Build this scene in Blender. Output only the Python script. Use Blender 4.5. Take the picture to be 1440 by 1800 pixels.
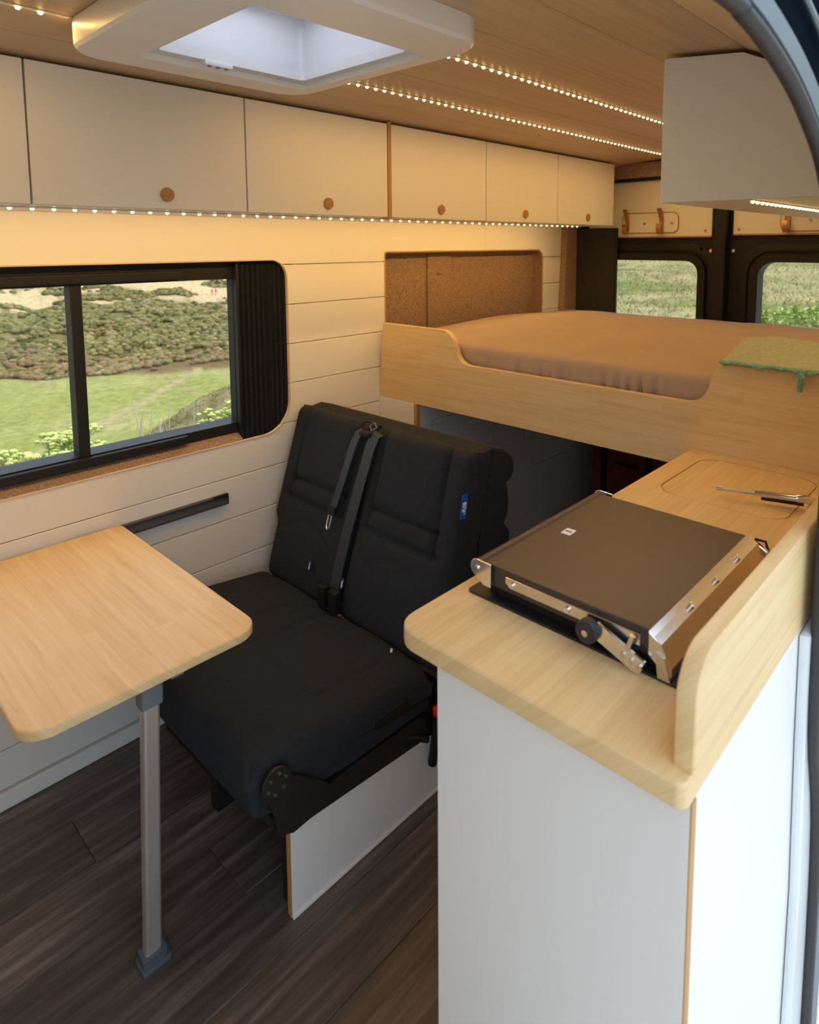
import bpy, bmesh, math, random
import numpy as np
from mathutils import Vector, Matrix

for o in list(bpy.data.objects):
    bpy.data.objects.remove(o, do_unlink=True)
S = bpy.context.scene
C = S.collection
random.seed(7)
rng = np.random.default_rng(11)

# ------------------------------------------------------------------ camera
cam = bpy.data.objects.new('camera', bpy.data.cameras.new('camera'))
C.objects.link(cam)
yaw, pit, rol, FPX, CX, CY = 0.7469, -0.1015, -0.003, 1144.48, 771.8, 544.9
fw = Vector((math.cos(pit) * math.cos(yaw), math.cos(pit) * math.sin(yaw), math.sin(pit)))
rt = Vector((math.sin(yaw), -math.cos(yaw), 0)); up = rt.cross(fw)
r2 = rt * math.cos(rol) + up * math.sin(rol); u2 = -rt * math.sin(rol) + up * math.cos(rol)
cam.matrix_world = Matrix(((r2.x, u2.x, -fw.x, 0.0146), (r2.y, u2.y, -fw.y, -0.2489),
                           (r2.z, u2.z, -fw.z, 1.4573), (0, 0, 0, 1)))
cam.data.sensor_fit = 'VERTICAL'; cam.data.sensor_height = 36; cam.data.sensor_width = 36
cam.data.lens = FPX / 1800 * 36
cam.data.shift_x = -(CX - 720) / 1800
cam.data.shift_y = -(900 - CY) / 1800
cam.data.clip_start = 0.02; cam.data.clip_end = 1500
cam.data.dof.use_dof = True; cam.data.dof.focus_distance = 1.7; cam.data.dof.aperture_fstop = 5.6
S.camera = cam

# ------------------------------------------------------------------ sky, sun, exposure
w = bpy.data.worlds.new('sky'); S.world = w; w.use_nodes = True
bg = w.node_tree.nodes['Background']
bg.inputs[0].default_value = (0.71, 0.84, 1.0, 1); bg.inputs[1].default_value = 2.0
sun = bpy.data.objects.new('sun_offscreen', bpy.data.lights.new('sun_offscreen', 'SUN')); C.objects.link(sun)
sun.data.energy = 6.0; sun.data.angle = 0.009; sun.data.color = (1.0, 0.89, 0.70)
sun.rotation_euler = Vector((-1.0, 0.02, -1.5)).to_track_quat('-Z', 'Y').to_euler()
S.view_settings.view_transform = 'Standard'; S.view_settings.look = 'None'
S.view_settings.exposure = 0.22; S.view_settings.gamma = 1.0
S.view_settings.use_curve_mapping = False
LEDC = (1.0, 0.57, 0.17)

# ------------------------------------------------------------------ materials
MATS = {}
def newmat(name):
    m = bpy.data.materials.new(name); m.use_nodes = True
    nt = m.node_tree; b = nt.nodes['Principled BSDF']
    MATS[name] = m
    return m, nt, b

def nd(nt, typ, **kw):
    n = nt.nodes.new(typ)
    for k, v in kw.items():
        setattr(n, k, v)
    return n

def math_(nt, op, a, b=None):
    n = nd(nt, 'ShaderNodeMath', operation=op)
    for i, v in enumerate((a, b)):
        if v is None: continue
        if isinstance(v, (int, float)): n.inputs[i].default_value = v
        else: nt.links.new(v, n.inputs[i])
    return n.outputs[0]

def ramp(nt, fac, stops):
    r = nd(nt, 'ShaderNodeValToRGB'); e = r.color_ramp.elements
    while len(e) < len(stops): e.new(0.5)
    for i, (p, c) in enumerate(stops):
        e[i].position = p; e[i].color = (*c, 1)
    nt.links.new(fac, r.inputs[0])
    return r.outputs[0]

def plain(name, col, rough=0.5, metal=0.0, var=0.06, scale=6.0, bump=0.0, bscale=300.0, spec=0.5, coat=0.0):
    m, nt, b = newmat(name)
    tc = nd(nt, 'ShaderNodeTexCoord')
    nz = nd(nt, 'ShaderNodeTexNoise'); nz.inputs['Scale'].default_value = scale; nz.inputs['Detail'].default_value = 3
    nt.links.new(tc.outputs['Object'], nz.inputs['Vector'])
    c = ramp(nt, nz.outputs[0], [(0.3, tuple(x * (1 - var) for x in col)), (0.7, tuple(min(1, x * (1 + var)) for x in col))])
    nt.links.new(c, b.inputs['Base Color'])
    b.inputs['Roughness'].default_value = rough; b.inputs['Metallic'].default_value = metal
    b.inputs['Specular IOR Level'].default_value = spec
    b.inputs['Coat Weight'].default_value = coat
    if bump:
        n2 = nd(nt, 'ShaderNodeTexNoise'); n2.inputs['Scale'].default_value = bscale; n2.inputs['Detail'].default_value = 2
        nt.links.new(tc.outputs['Object'], n2.inputs['Vector'])
        bp = nd(nt, 'ShaderNodeBump'); bp.inputs['Strength'].default_value = bump; bp.inputs['Distance'].default_value = 0.002
        nt.links.new(n2.outputs[0], bp.inputs['Height']); nt.links.new(bp.outputs[0], b.inputs['Normal'])
    return m

def wood(name, stops, axis='x', strip=0.02, seg=0.4, rough=0.4, grain=(2.5, 60.0), wstrip=0.45, rand=0.0, coat=0.0, bump=0.05, spec=0.5):
    m, nt, b = newmat(name)
    tc = nd(nt, 'ShaderNodeTexCoord'); sp = nd(nt, 'ShaderNodeSeparateXYZ')
    nt.links.new(tc.outputs['Object'], sp.inputs[0])
    ix = 'xyz'.index(axis); oth = [i for i in range(3) if i != ix]
    along = sp.outputs[ix]; across = math_(nt, 'ADD', sp.outputs[oth[0]], math_(nt, 'MULTIPLY', sp.outputs[oth[1]], 1.013))
    oi = nd(nt, 'ShaderNodeObjectInfo')
    rnd = math_(nt, 'MULTIPLY', oi.outputs['Random'], 7.0 * (1 if rand else 0))
    along = math_(nt, 'ADD', along, rnd); across = math_(nt, 'ADD', across, rnd)
    st = math_(nt, 'FLOOR', math_(nt, 'DIVIDE', across, strip))
    sh = nd(nt, 'ShaderNodeTexWhiteNoise', noise_dimensions='1D'); nt.links.new(st, sh.inputs['W'])
    sgm = math_(nt, 'FLOOR', math_(nt, 'ADD', math_(nt, 'DIVIDE', along, seg), math_(nt, 'MULTIPLY', sh.outputs[0], 5.0)))
    cb = nd(nt, 'ShaderNodeCombineXYZ'); nt.links.new(st, cb.inputs[0]); nt.links.new(sgm, cb.inputs[1])
    wn = nd(nt, 'ShaderNodeTexWhiteNoise', noise_dimensions='3D'); nt.links.new(cb.outputs[0], wn.inputs['Vector'])
    cv = nd(nt, 'ShaderNodeCombineXYZ')
    nt.links.new(math_(nt, 'MULTIPLY', along, grain[0]), cv.inputs[0]); nt.links.new(math_(nt, 'MULTIPLY', across, grain[1]), cv.inputs[1])
    nz = nd(nt, 'ShaderNodeTexNoise'); nz.inputs['Scale'].default_value = 1.0; nz.inputs['Detail'].default_value = 6; nz.inputs['Roughness'].default_value = 0.6
    nz.inputs['Distortion'].default_value = 0.4
    nt.links.new(cv.outputs[0], nz.inputs['Vector'])
    f = math_(nt, 'ADD', math_(nt, 'MULTIPLY', wn.outputs[0], wstrip), math_(nt, 'MULTIPLY', nz.outputs[0], 1 - wstrip))
    if rand:
        f = math_(nt, 'ADD', f, math_(nt, 'MULTIPLY', math_(nt, 'SUBTRACT', oi.outputs['Random'], 0.5), rand))
    c = ramp(nt, f, stops)
    nt.links.new(c, b.inputs['Base Color'])
    b.inputs['Roughness'].default_value = rough; b.inputs['Coat Weight'].default_value = coat
    b.inputs['Specular IOR Level'].default_value = spec
    if bump:
        bp = nd(nt, 'ShaderNodeBump'); bp.inputs['Strength'].default_value = bump; bp.inputs['Distance'].default_value = 0.001
        nt.links.new(nz.outputs[0], bp.inputs['Height']); nt.links.new(bp.outputs[0], b.inputs['Normal'])
    return m

def emit(name, col, strength):
    m, nt, b = newmat(name)
    b.inputs['Base Color'].default_value = (*col, 1)
    b.inputs['Emission Color'].default_value = (*col, 1); b.inputs['Emission Strength'].default_value = strength
    return m

def glass(name, tint=(0.97, 0.98, 0.98), refl=0.06):
    m, nt, b = newmat(name)
    nt.nodes.remove(b)
    out = nt.nodes['Material Output']
    tr = nd(nt, 'ShaderNodeBsdfTransparent'); tr.inputs[0].default_value = (*tint, 1)
    gl = nd(nt, 'ShaderNodeBsdfGlossy'); gl.inputs['Roughness'].default_value = 0.02
    mx = nd(nt, 'ShaderNodeMixShader'); mx.inputs[0].default_value = refl
    nt.links.new(tr.outputs[0], mx.inputs[1]); nt.links.new(gl.outputs[0], mx.inputs[2]); nt.links.new(mx.outputs[0], out.inputs[0])
    return m

plain('laminate', (0.74, 0.725, 0.70), 0.42, var=0.015, scale=2)
plain('white_laminate', (0.74, 0.735, 0.725), 0.4, var=0.012, scale=2)
bam = [(0.2, (0.58, 0.385, 0.175)), (0.47, (0.69, 0.495, 0.25)), (0.75, (0.75, 0.58, 0.32))]
wood('bamboo_x', bam, 'x', 0.024, 0.35, rough=0.42, coat=0.0, wstrip=0.16, grain=(4.0, 90.0))
wood('bamboo_y', bam, 'y', 0.024, 0.30, rough=0.42, coat=0.0, wstrip=0.16, grain=(4.0, 90.0))
wood('oak_edge', [(0.2, (0.36, 0.19, 0.06)), (0.8, (0.50, 0.29, 0.11))], 'z', 0.004, 0.5, rough=0.5)
wood('knob_oak', [(0.2, (0.34, 0.165, 0.05)), (0.8, (0.46, 0.25, 0.09))], 'x', 0.006, 0.1, rough=0.5)
wood('ceiling_oak', [(0.2, (0.44, 0.30, 0.17)), (0.5, (0.56, 0.395, 0.235)), (0.85, (0.66, 0.49, 0.31))], 'x', 0.09, 0.9, rough=0.45, grain=(1.6, 40.0), wstrip=0.12, rand=0.2)
wood('floor_oak', [(0.25, (0.040, 0.032, 0.029)), (0.45, (0.075, 0.060, 0.053)), (0.57, (0.115, 0.094, 0.084)), (0.75, (0.24, 0.205, 0.185))], 'x', 0.18, 1.2,
     rough=0.42, grain=(3.0, 42.0), wstrip=0.0, rand=0.14, bump=0.3)
plain('felt', (0.28, 0.19, 0.135), 0.95, var=0.3, scale=160, bump=0.5, bscale=420, spec=0.1)
plain('black_fabric', (0.0125, 0.0165, 0.0235), 0.85, var=0.15, scale=40, bump=0.6, bscale=900, spec=0.35)
plain('seam', (0.004, 0.004, 0.005), 0.8, spec=0.2)
plain('belt', (0.022, 0.027, 0.034), 0.55, var=0.2, scale=200, bump=0.4, bscale=500)
plain('black_plastic', (0.011, 0.011, 0.012), 0.55, var=0.1, spec=0.3)
plain('black_metal', (0.010, 0.010, 0.011), 0.5, var=0.1)
plain('curtain', (0.018, 0.018, 0.019), 0.8, var=0.2, scale=30)
plain('rubber', (0.028, 0.026, 0.030), 0.6)
plain('rail_metal', (0.045, 0.05, 0.06), 0.4, var=0.05)
plain('body_paint', (0.13, 0.17, 0.21), 0.4)
plain('jamb_paint', (0.66, 0.71, 0.75), 0.35, coat=0.2)
plain('dark_paint', (0.006, 0.010, 0.016), 1.0, spec=0.0)
plain('grey_plastic', (0.14, 0.155, 0.175), 0.5)
plain('foot_plastic', (0.075, 0.095, 0.11), 0.5)
plain('brushed', (0.62, 0.58, 0.55), 0.4, metal=0.75, var=0.04)
plain('steel', (0.74, 0.70, 0.66), 0.24, metal=1.0, var=0.03)
plain('bright_steel', (0.85, 0.85, 0.85), 0.18, metal=1.0, var=0.02)
plain('chrome', (0.72, 0.72, 0.73), 0.1, metal=1.0, var=0.02)
plain('copper', (0.50, 0.27, 0.12), 0.3, metal=0.7)
plain('brass', (0.70, 0.50, 0.25), 0.3, metal=1.0)
plain('hob_brown', (0.036, 0.027, 0.027), 0.36, var=0.04, spec=0.6)
plain('white_plastic', (0.80, 0.78, 0.75), 0.35, var=0.02)
plain('grey_white_plastic', (0.70, 0.70, 0.73), 0.3, var=0.02)
plain('red_plastic', (0.75, 0.03, 0.015), 0.4)
plain('crate_red', (0.16, 0.030, 0.022), 0.5, var=0.2)
plain('tag_blue', (0.004, 0.07, 0.42), 0.6)
plain('tag_navy', (0.01, 0.03, 0.10), 0.6)
plain('tag_white', (0.8, 0.82, 0.85), 0.6)
plain('sticker', (0.85, 0.84, 0.83), 0.4)
plain('ink', (0.08, 0.04, 0.10), 0.6)
plain('sheet', (0.38, 0.295, 0.245), 0.9, var=0.04, scale=8, bump=0.15, bscale=500, spec=0.15)
plain('blanket', (0.36, 0.40, 0.33), 0.95, var=0.14, scale=120, bump=0.8, bscale=260, spec=0.1)
plain('blanket_teal', (0.24, 0.42, 0.345), 0.95, var=0.2, scale=120, bump=0.8, bscale=260, spec=0.1)
plain('skin', (0.5, 0.3, 0.22), 0.6)
plain('pink_cloth', (0.62, 0.015, 0.20), 0.9, spec=0.1)
plain('leaf_green', (0.13, 0.24, 0.035), 0.6, var=0.35, scale=9)
plain('leaf_bright', (0.25, 0.36, 0.06), 0.6, var=0.3, scale=9)
plain('flower', (0.34, 0.39, 0.11), 0.8, var=0.25, scale=20)
plain('twig', (0.45, 0.40, 0.33), 0.8, var=0.2)
glass('glass')
def acrylic(name):
    m, nt, b = newmat(name); nt.nodes.remove(b); out = nt.nodes['Material Output']
    tl = nd(nt, 'ShaderNodeBsdfTranslucent'); tl.inputs[0].default_value = (.85, .86, .92, 1)
    tr = nd(nt, 'ShaderNodeBsdfTransparent'); tr.inputs[0].default_value = (.9, .92, .96, 1)
    mx = nd(nt, 'ShaderNodeMixShader'); mx.inputs[0].default_value = .45
    nt.links.new(tl.outputs[0], mx.inputs[1]); nt.links.new(tr.outputs[0], mx.inputs[2]); nt.links.new(mx.outputs[0], out.inputs[0])
acrylic('dome')
emit('led_glow', (1.0, 0.64, 0.28), 8.0)
plain('led_tape', (0.75, 0.66, 0.45), 0.6)
M = MATS

# ------------------------------------------------------------------ mesh helpers
BASE = {}
def obj(name, bm, mat, parent=None, smooth=False):
    me = bpy.data.meshes.new(name)
    bmesh.ops.recalc_face_normals(bm, faces=bm.faces[:])
    bm.to_mesh(me); bm.free()
    return link(name, me, mat, parent, smooth)

def link(name, me, mat, parent=None, smooth=False):
    o = bpy.data.objects.new(name, me); C.objects.link(o)
    if mat: 
        me.materials.clear(); me.materials.append(M[mat])
    if smooth:
        me.polygons.foreach_set('use_smooth', [True] * len(me.polygons))
        try: me.set_sharp_from_angle(angle=math.radians(smooth if smooth > 1 else 40))
        except Exception: pass
        for p in me.polygons:
            if p.area > 0.004 or len(p.vertices) > 8: p.use_smooth = False
    if parent is not None: adopt(o, parent)
    return o

def adopt(o, parent):
    b = BASE.get(parent.name, Vector((0, 0, 0)))
    o.data.transform(Matrix.Translation(-b)); o.parent = parent
    BASE[o.name] = b
    return o

def thing(name, label, cat, loc, group=None):
    o = bpy.data.objects.new(name, None); C.objects.link(o); o.empty_display_size = 0.05
    o.location = loc; BASE[o.name] = Vector(loc)
    o['label'] = label; o['category'] = cat
    if group: o['group'] = group
    return o

def single(o, label, cat, loc, group=None):
    o.data.transform(Matrix.Translation(-Vector(loc))); o.location = loc; BASE[o.name] = Vector(loc)
    o['label'] = label; o['category'] = cat
    if group: o['group'] = group
    return o

def struct(o, label=None, cat=None):
    o['kind'] = 'structure'
    if label: o['label'] = label
    if cat: o['category'] = cat
    return o

def bbox(bm, x0, x1, y0, y1, z0, z1):
    vs = [bm.verts.new(p) for p in ((x0, y0, z0), (x1, y0, z0), (x1, y1, z0), (x0, y1, z0), (x0, y0, z1), (x1, y0, z1), (x1, y1, z1), (x0, y1, z1))]
    for f in ((0, 3, 2, 1), (4, 5, 6, 7), (0, 1, 5, 4), (1, 2, 6, 5), (2, 3, 7, 6), (3, 0, 4, 7)):
        bm.faces.new([vs[i] for i in f])

def bevel(bm, r, seg=2):
    if r: bmesh.ops.bevel(bm, geom=bm.edges[:], offset=r, segments=seg, affect='EDGES', profile=0.6, clamp_overlap=True)

def box(name, x0, x1, y0, y1, z0, z1, mat, parent=None, bv=0.0, seg=2):
    bm = bmesh.new(); bbox(bm, x0, x1, y0, y1, z0, z1); bevel(bm, bv, seg)
    return obj(name, bm, mat, parent, smooth=bool(bv))

def V3(axis, a, u, v):
    return {'x': (a, u, v), 'y': (u, a, v), 'z': (u, v, a)}[axis]

def bprism(bm, pts, axis, a, b):
    n = len(pts)
    A = [bm.verts.new(V3(axis, a, *p)) for p in pts]; B = [bm.verts.new(V3(axis, b, *p)) for p in pts]
    bm.faces.new(A); bm.faces.new(B[::-1])
    for i in range(n):
        bm.faces.new((A[i], B[i], B[(i + 1) % n], A[(i + 1) % n]))

def prism(name, pts, axis, a, b, mat, parent=None, bv=0.0, seg=2, smooth=True):
    bm = bmesh.new(); bprism(bm, pts, axis, a, b)
    if bv:
        es = [e for e in bm.edges if len(e.link_faces) == 2 and any(len(f.verts) == len(pts) and len(pts) > 4 or abs(f.normal['xyz'.index(axis)]) > .99 for f in e.link_faces)]
        bm.normal_update()
        es = [e for e in bm.edges if sum(abs(f.normal['xyz'.index(axis)]) > .99 for f in e.link_faces) == 1]
        bmesh.ops.bevel(bm, geom=es, offset=bv, segments=seg, affect='EDGES', profile=0.6, clamp_overlap=True)
    return obj(name, bm, mat, parent, smooth=35 if smooth else False)

def rrect(u0, u1, v0, v1, r, n=6):
    if isinstance(r, (int, float)): r = (r,) * 4      # order: (u1,v1) (u0,v1) (u0,v0) (u1,v0)
    out = []
    for k, (cu, cv, a0) in enumerate(((u1 - r[0], v1 - r[0], 0), (u0 + r[1], v1 - r[1], 90), (u0 + r[2], v0 + r[2], 180), (u1 - r[3], v0 + r[3], 270))):
        if r[k] <= 0:
            out.append((cu, cv)); continue
        for i in range(n + 1):
            a = math.radians(a0 + 90 * i / n)
            out.append((cu + r[k] * math.cos(a), cv + r[k] * math.sin(a)))
    return out

def bcyl(bm, p0, p1, r, seg=16, r1=None):
    p0 = Vector(p0); p1 = Vector(p1); d = (p1 - p0)
    q = d.to_track_quat('Z', 'Y'); r1 = r if r1 is None else r1
    A = [bm.verts.new(p0 + q @ Vector((r * math.cos(t), r * math.sin(t), 0))) for t in (2 * math.pi * i / seg for i in range(seg))]
    B = [bm.verts.new(p1 + q @ Vector((r1 * math.cos(t), r1 * math.sin(t), 0))) for t in (2 * math.pi * i / seg for i in range(seg))]
    bm.faces.new(A[::-1]); bm.faces.new(B)
    for i in range(seg): bm.faces.new((A[i], A[(i + 1) % seg], B[(i + 1) % seg], B[i]))

def cyl(name, p0, p1, r, mat, parent=None, seg=16, r1=None, bv=0.0):
    bm = bmesh.new(); bcyl(bm, p0, p1, r, seg, r1)
    if bv:
        es = [e for e in bm.edges if any(len(f.verts) == seg for f in e.link_faces)]
        bmesh.ops.bevel(bm, geom=es, offset=bv, segments=2, affect='EDGES', profile=0.6)
    return obj(name, bm, mat, parent, smooth=40)

def btube(bm, pts, r, seg=10, prof=None, closed=False, upv=(0, 0, 1)):
    pts = [Vector(p) for p in pts]; n = len(pts); rings = []
    if prof is None: prof = [(r * math.cos(2 * math.pi * i / seg), r * math.sin(2 * math.pi * i / seg)) for i in range(seg)]
    upv = Vector(upv)
    for i, p in enumerate(pts):
        if closed: t = pts[(i + 1) % n] - pts[i - 1]
        else: t = pts[min(i + 1, n - 1)] - pts[max(i - 1, 0)]
        t.normalize(); s = t.cross(upv)
        if s.length < 1e-4: s = t.cross(Vector((1, 0, 0)))
        s.normalize(); u = s.cross(t)
        rings.append([bm.verts.new(p + s * a + u * b) for a, b in prof])
    m = len(prof)
    for i in range(n if closed else n - 1):
        A, B = rings[i], rings[(i + 1) % n]
        for j in range(m): bm.faces.new((A[j], A[(j + 1) % m], B[(j + 1) % m], B[j]))
    if not closed:
        bm.faces.new(rings[0][::-1]); bm.faces.new(rings[-1])

def tube(name, pts, r, mat, parent=None, seg=10, prof=None, closed=False, upv=(0, 0, 1)):
    bm = bmesh.new(); btube(bm, pts, r, seg, prof, closed, upv)
    return obj(name, bm, mat, parent, smooth=50)

def cut(o, *cutters):
    for c in cutters:
        md = o.modifiers.new('b', 'BOOLEAN'); md.operation = 'DIFFERENCE'; md.object = c; md.solver = 'EXACT'
    dg = bpy.context.evaluated_depsgraph_get(); dg.update()
    me = bpy.data.meshes.new_from_object(o.evaluated_get(dg))
    o.modifiers.clear(); old = o.data; o.data = me
    me.name = old.name; bpy.data.meshes.remove(old)
    for p in me.polygons:
        if p.area > 0.002 or len(p.vertices) > 6: p.use_smooth = False
    me.set_sharp_from_angle(angle=math.radians(35))
    return o

def kill(*os):
    for o in os: bpy.data.objects.remove(o, do_unlink=True)

def copy_part(o, parent, loc):
    c = o.copy(); C.objects.link(c); c.parent = parent; c.location = loc
    return c

def smoothstep(a, b, x):
    t = min(1, max(0, (x - a) / (b - a))); return t * t * (3 - 2 * t)

def cushion(name, O, A, B, N, W, H, T, hf, mat, parent, nx=40, ny=44, r=0.03, wf=None):
    O, A, B, N = map(Vector, (O, A, B, N)); bm = bmesh.new()
    def ease(n):
        return [0.5 - 0.5 * math.cos(math.pi * i / n) if False else i / n for i in range(n + 1)]
    us = sorted(set([i / nx for i in range(nx + 1)] + [r / W * k for k in (.12, .3, .6)] + [1 - r / W * k for k in (.12, .3, .6)]))
    vs = sorted(set([i / ny for i in range(ny + 1)] + [r / H * k for k in (.12, .3, .6)] + [1 - r / H * k for k in (.12, .3, .6)]))
    def drop(d):
        if d >= r: return 0
        return r - math.sqrt(max(0, r * r - (r - d) ** 2))
    F, K = [], []
    for v in vs:
        lo, hi = (0, W) if wf is None else wf(v)
        f, k = [], []
        for u in us:
            a = lo + u * (hi - lo); b = v * H
            d = -min(r, drop(min(u, 1 - u) * W) + drop(min(v, 1 - v) * H)) + hf(a, b)
            f.append(bm.verts.new(O + A * a + B * b + N * d)); k.append(bm.verts.new(O + A * a + B * b - N * T))
        F.append(f); K.append(k)
    nu, nv = len(us), len(vs)
    for j in range(nv - 1):
        for i in range(nu - 1):
            bm.faces.new((F[j][i], F[j][i + 1], F[j + 1][i + 1], F[j + 1][i])); bm.faces.new((K[j][i], K[j + 1][i], K[j + 1][i + 1], K[j][i + 1]))
    for i in range(nu - 1):
        bm.faces.new((F[0][i], K[0][i], K[0][i + 1], F[0][i + 1])); bm.faces.new((F[-1][i], F[-1][i + 1], K[-1][i + 1], K[-1][i]))
    for j in range(nv - 1):
        bm.faces.new((F[j][0], F[j + 1][0], K[j + 1][0], K[j][0])); bm.faces.new((F[j][-1], K[j][-1], K[j + 1][-1], F[j + 1][-1]))
    return obj(name, bm, mat, parent, smooth=60)

def text_mesh(name, txt, size, mat, parent, Mx, depth=0.0006):
    cu = bpy.data.curves.new(name, 'FONT'); cu.body = txt; cu.size = size; cu.align_x = 'CENTER'; cu.align_y = 'CENTER'; cu.extrude = depth; cu.offset = size * 0.02
    t = bpy.data.objects.new(name, cu); C.objects.link(t)
    dg = bpy.context.evaluated_depsgraph_get(); dg.update()
    me = bpy.data.meshes.new_from_object(t.evaluated_get(dg)); kill(t)
    me.transform(Mx)
    return link(name, me, mat, parent)

# ------------------------------------------------------------------ dimensions
W = 1.635            # inner face of the planked wall
XB = 1.705           # bed front board
ZW = 0.916           # worktop height
XF, XR = -0.9, 3.16  # added front bulkhead, rear doors

# ------------------------------------------------------------------ floor
fl = struct(box('floor', XF, XR, -0.03, 1.70, -0.06, -0.006, 'oak_edge'), 'dark wood effect vinyl plank floor of the van', 'floor')
PW, PL = 0.165, 1.22
y = 0.811 - 5 * PW; row = 0
while y < 1.66:
    x = XF - [0.25, 0.85, 0.5, 1.05, 0.05][row % 5]
    while x < XR:
        a, b = max(x, XF), min(x + PL, XR); c_, d_ = max(y, -0.03), min(y + PW, 1.66)
        if b - a > 0.02 and d_ - c_ > 0.01:
            box('floor_plank', a + .0006, b - .0006, c_ + .0006, d_ - .0006, -0.012, 0.0, 'floor_oak', fl, 0.0007, 1)
        x += PL
    y += PW; row += 1

# ------------------------------------------------------------------ left wall (planks, window opening, niche)
win = prism('cut_window', rrect(-0.22, 1.289, 0.817, 1.405, (.062, .062, .095, .105), 8), 'y', 1.5, 2.0, None)
nic = prism('cut_niche', rrect(1.738, 2.832, 0.95, 1.425, (.05, .012, .01, .03), 8), 'y', 1.5, 1.705, None)
win2 = prism('cut_recess', rrect(-0.26, 1.335, 0.775, 1.445, .05, 4), 'y', 1.645, 2.0, None)
wl = box('wall_left', XF, XR, W + .012, 1.75, -0.06, 1.86, 'laminate')
cut(wl, win2, nic); kill(win2)
struct(wl, 'cream planked side wall with the sliding window', 'wall')
edges = [0.05] + [0.159 + 0.1366 * k for k in range(10)] + [1.56]
for i in range(len(edges) - 1):
    z0, z1 = edges[i] + .0012, edges[i + 1] - .0012
    if i == 0: z0 = 0.055
    xs = [XF, 2.36, XR - .02] if i == len(edges) - 2 else [XF, XR - .02]
    for a, b in zip(xs[:-1], xs[1:]):
        p = box('wall_plank', a + .0006, b - .0006, W, W + .012, z0, z1, 'laminate', None, 0.0012, 1)
        if z1 > 0.81: cut(p, win, nic)
        adopt(p, wl)
kill(win, nic)
felt = box('niche_felt', 1.735, 2.835, 1.690, 1.704, 0.945, 1.43, 'felt', wl)
box('niche_batten', 2.03, 2.18, 1.680, 1.690, 0.96, 1.415, 'felt', felt, 0.004)
tube('niche_lining', [(x, 1.6635, z) for x, z in rrect(1.7395, 2.8305, 0.953, 1.4235, (.05, .012, .01, .03), 8)], .01, 'felt', felt, prof=[(-.001, -.026), (.004, -.026), (.004, .027), (-.001, .027)], closed=True, upv=(0, 1, 0))
box('niche_tab', 2.085, 2.125, 1.676, 1.681, 1.325, 1.335, 'felt', felt)
pts = [(x, W - .001, z) for x, z in rrect(1.738, 2.832, 0.97, 1.425, (.05, .012, .01, .03), 8)]
tube('niche_edge', pts, .0028, 'oak_edge', felt, 6, closed=True, upv=(0, 1, 0))
struct(box('baseboard_left', XF, 1.70, W - .006, W + .012, 0.0, 0.047, 'laminate', None, .002), 'narrow cream skirting under the planked wall', 'baseboard')

# window assembly
wn = thing('window_1', 'black framed sliding side window looking onto grassy dunes', 'window', (0.53, 1.70, 0.817)); wn['kind'] = 'structure'
GY = 1.69
outer = prism('frame', rrect(-0.259, 1.334, 0.776, 1.444, .05, 4), 'y', 1.672, 1.745, 'black_plastic')
inner = prism('c', rrect(-0.15, 1.235, 0.872, 1.346, 0.012, 4), 'y', 1.5, 2.0, None)
cut(outer, inner); kill(inner); adopt(outer, wn)
box('slider_rail', -0.14, 0.93, 1.655, 1.674, 1.352, 1.378, 'black_plastic', outer, .004)
box('slider_rail', -0.14, 0.93, 1.655, 1.674, 0.842, 0.868, 'black_plastic', outer, .004)
box('mullion', 0.622, 0.652, 1.668, 1.715, 0.868, 1.35, 'black_plastic', wn, .003)
box('mullion', 1.105, 1.13, 1.672, 1.71, 0.868, 1.35, 'black_plastic', wn, .003)
box('pane', -0.15, 0.63, 1.705, 1.709, 0.868, 1.35, 'glass', wn)
box('pane', 0.645, 1.235, 1.697, 1.701, 0.868, 1.35, 'glass', wn)
sl = prism('sill', [(1.6365, .8145), (1.672, .822), (1.672, .838), (1.6365, .8195)], 'x', -0.2, 1.106, 'felt', wn)
pts = [(x, W - .0005, z) for x, z in rrect(-0.22, 1.289, 0.817, 1.405, (.062, .062, .095, .105), 8)]
tube('opening_edge', pts, .0024, 'bamboo_x', wn, 6, closed=True, upv=(0, 1, 0))

# pleated curtain
bm = bmesh.new(); n = 46
for s in (0, 1):
    pass
top, bot = [], []
for i in range(n + 1):
    t = i / n; x = 1.115 + t * 0.21; yy = 1.660 + 0.009 * (1 if i % 2 else -1) * (0.8 + 0.3 * math.sin(i * 1.7))
    zt = 1.435; zb = 0.785
    top.append((x, yy, zt)); bot.append((x, yy, zb))
T = [bm.verts.new(p) for p in top]; B_ = [bm.verts.new(p) for p in bot]
T2 = [bm.verts.new((p[0], p[1] + .003, p[2])) for p in top]; B2 = [bm.verts.new((p[0], p[1] + .003, p[2])) for p in bot]
for i in range(n):
    bm.faces.new((T[i], T[i + 1], B_[i + 1], B_[i])); bm.faces.new((T2[i], B2[i], B2[i + 1], T2[i + 1]))
    bm.faces.new((T[i], T2[i], T2[i + 1], T[i + 1])); bm.faces.new((B_[i], B_[i + 1], B2[i + 1], B2[i]))
bm.faces.new((T[0], B_[0], B2[0], T2[0])); bm.faces.new((T[-1], T2[-1], B2[-1], B_[-1]))
cu = thing('pleated_curtain', 'black pleated curtain gathered at the end of the side window', 'curtain', (1.2, 1.652, 0.825))
obj('pleats', bm, 'curtain', cu)
box('edge_bar', 1.106, 1.116, 1.650, 1.671, 0.822, 1.43, 'black_plastic', cu, .002)

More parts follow.
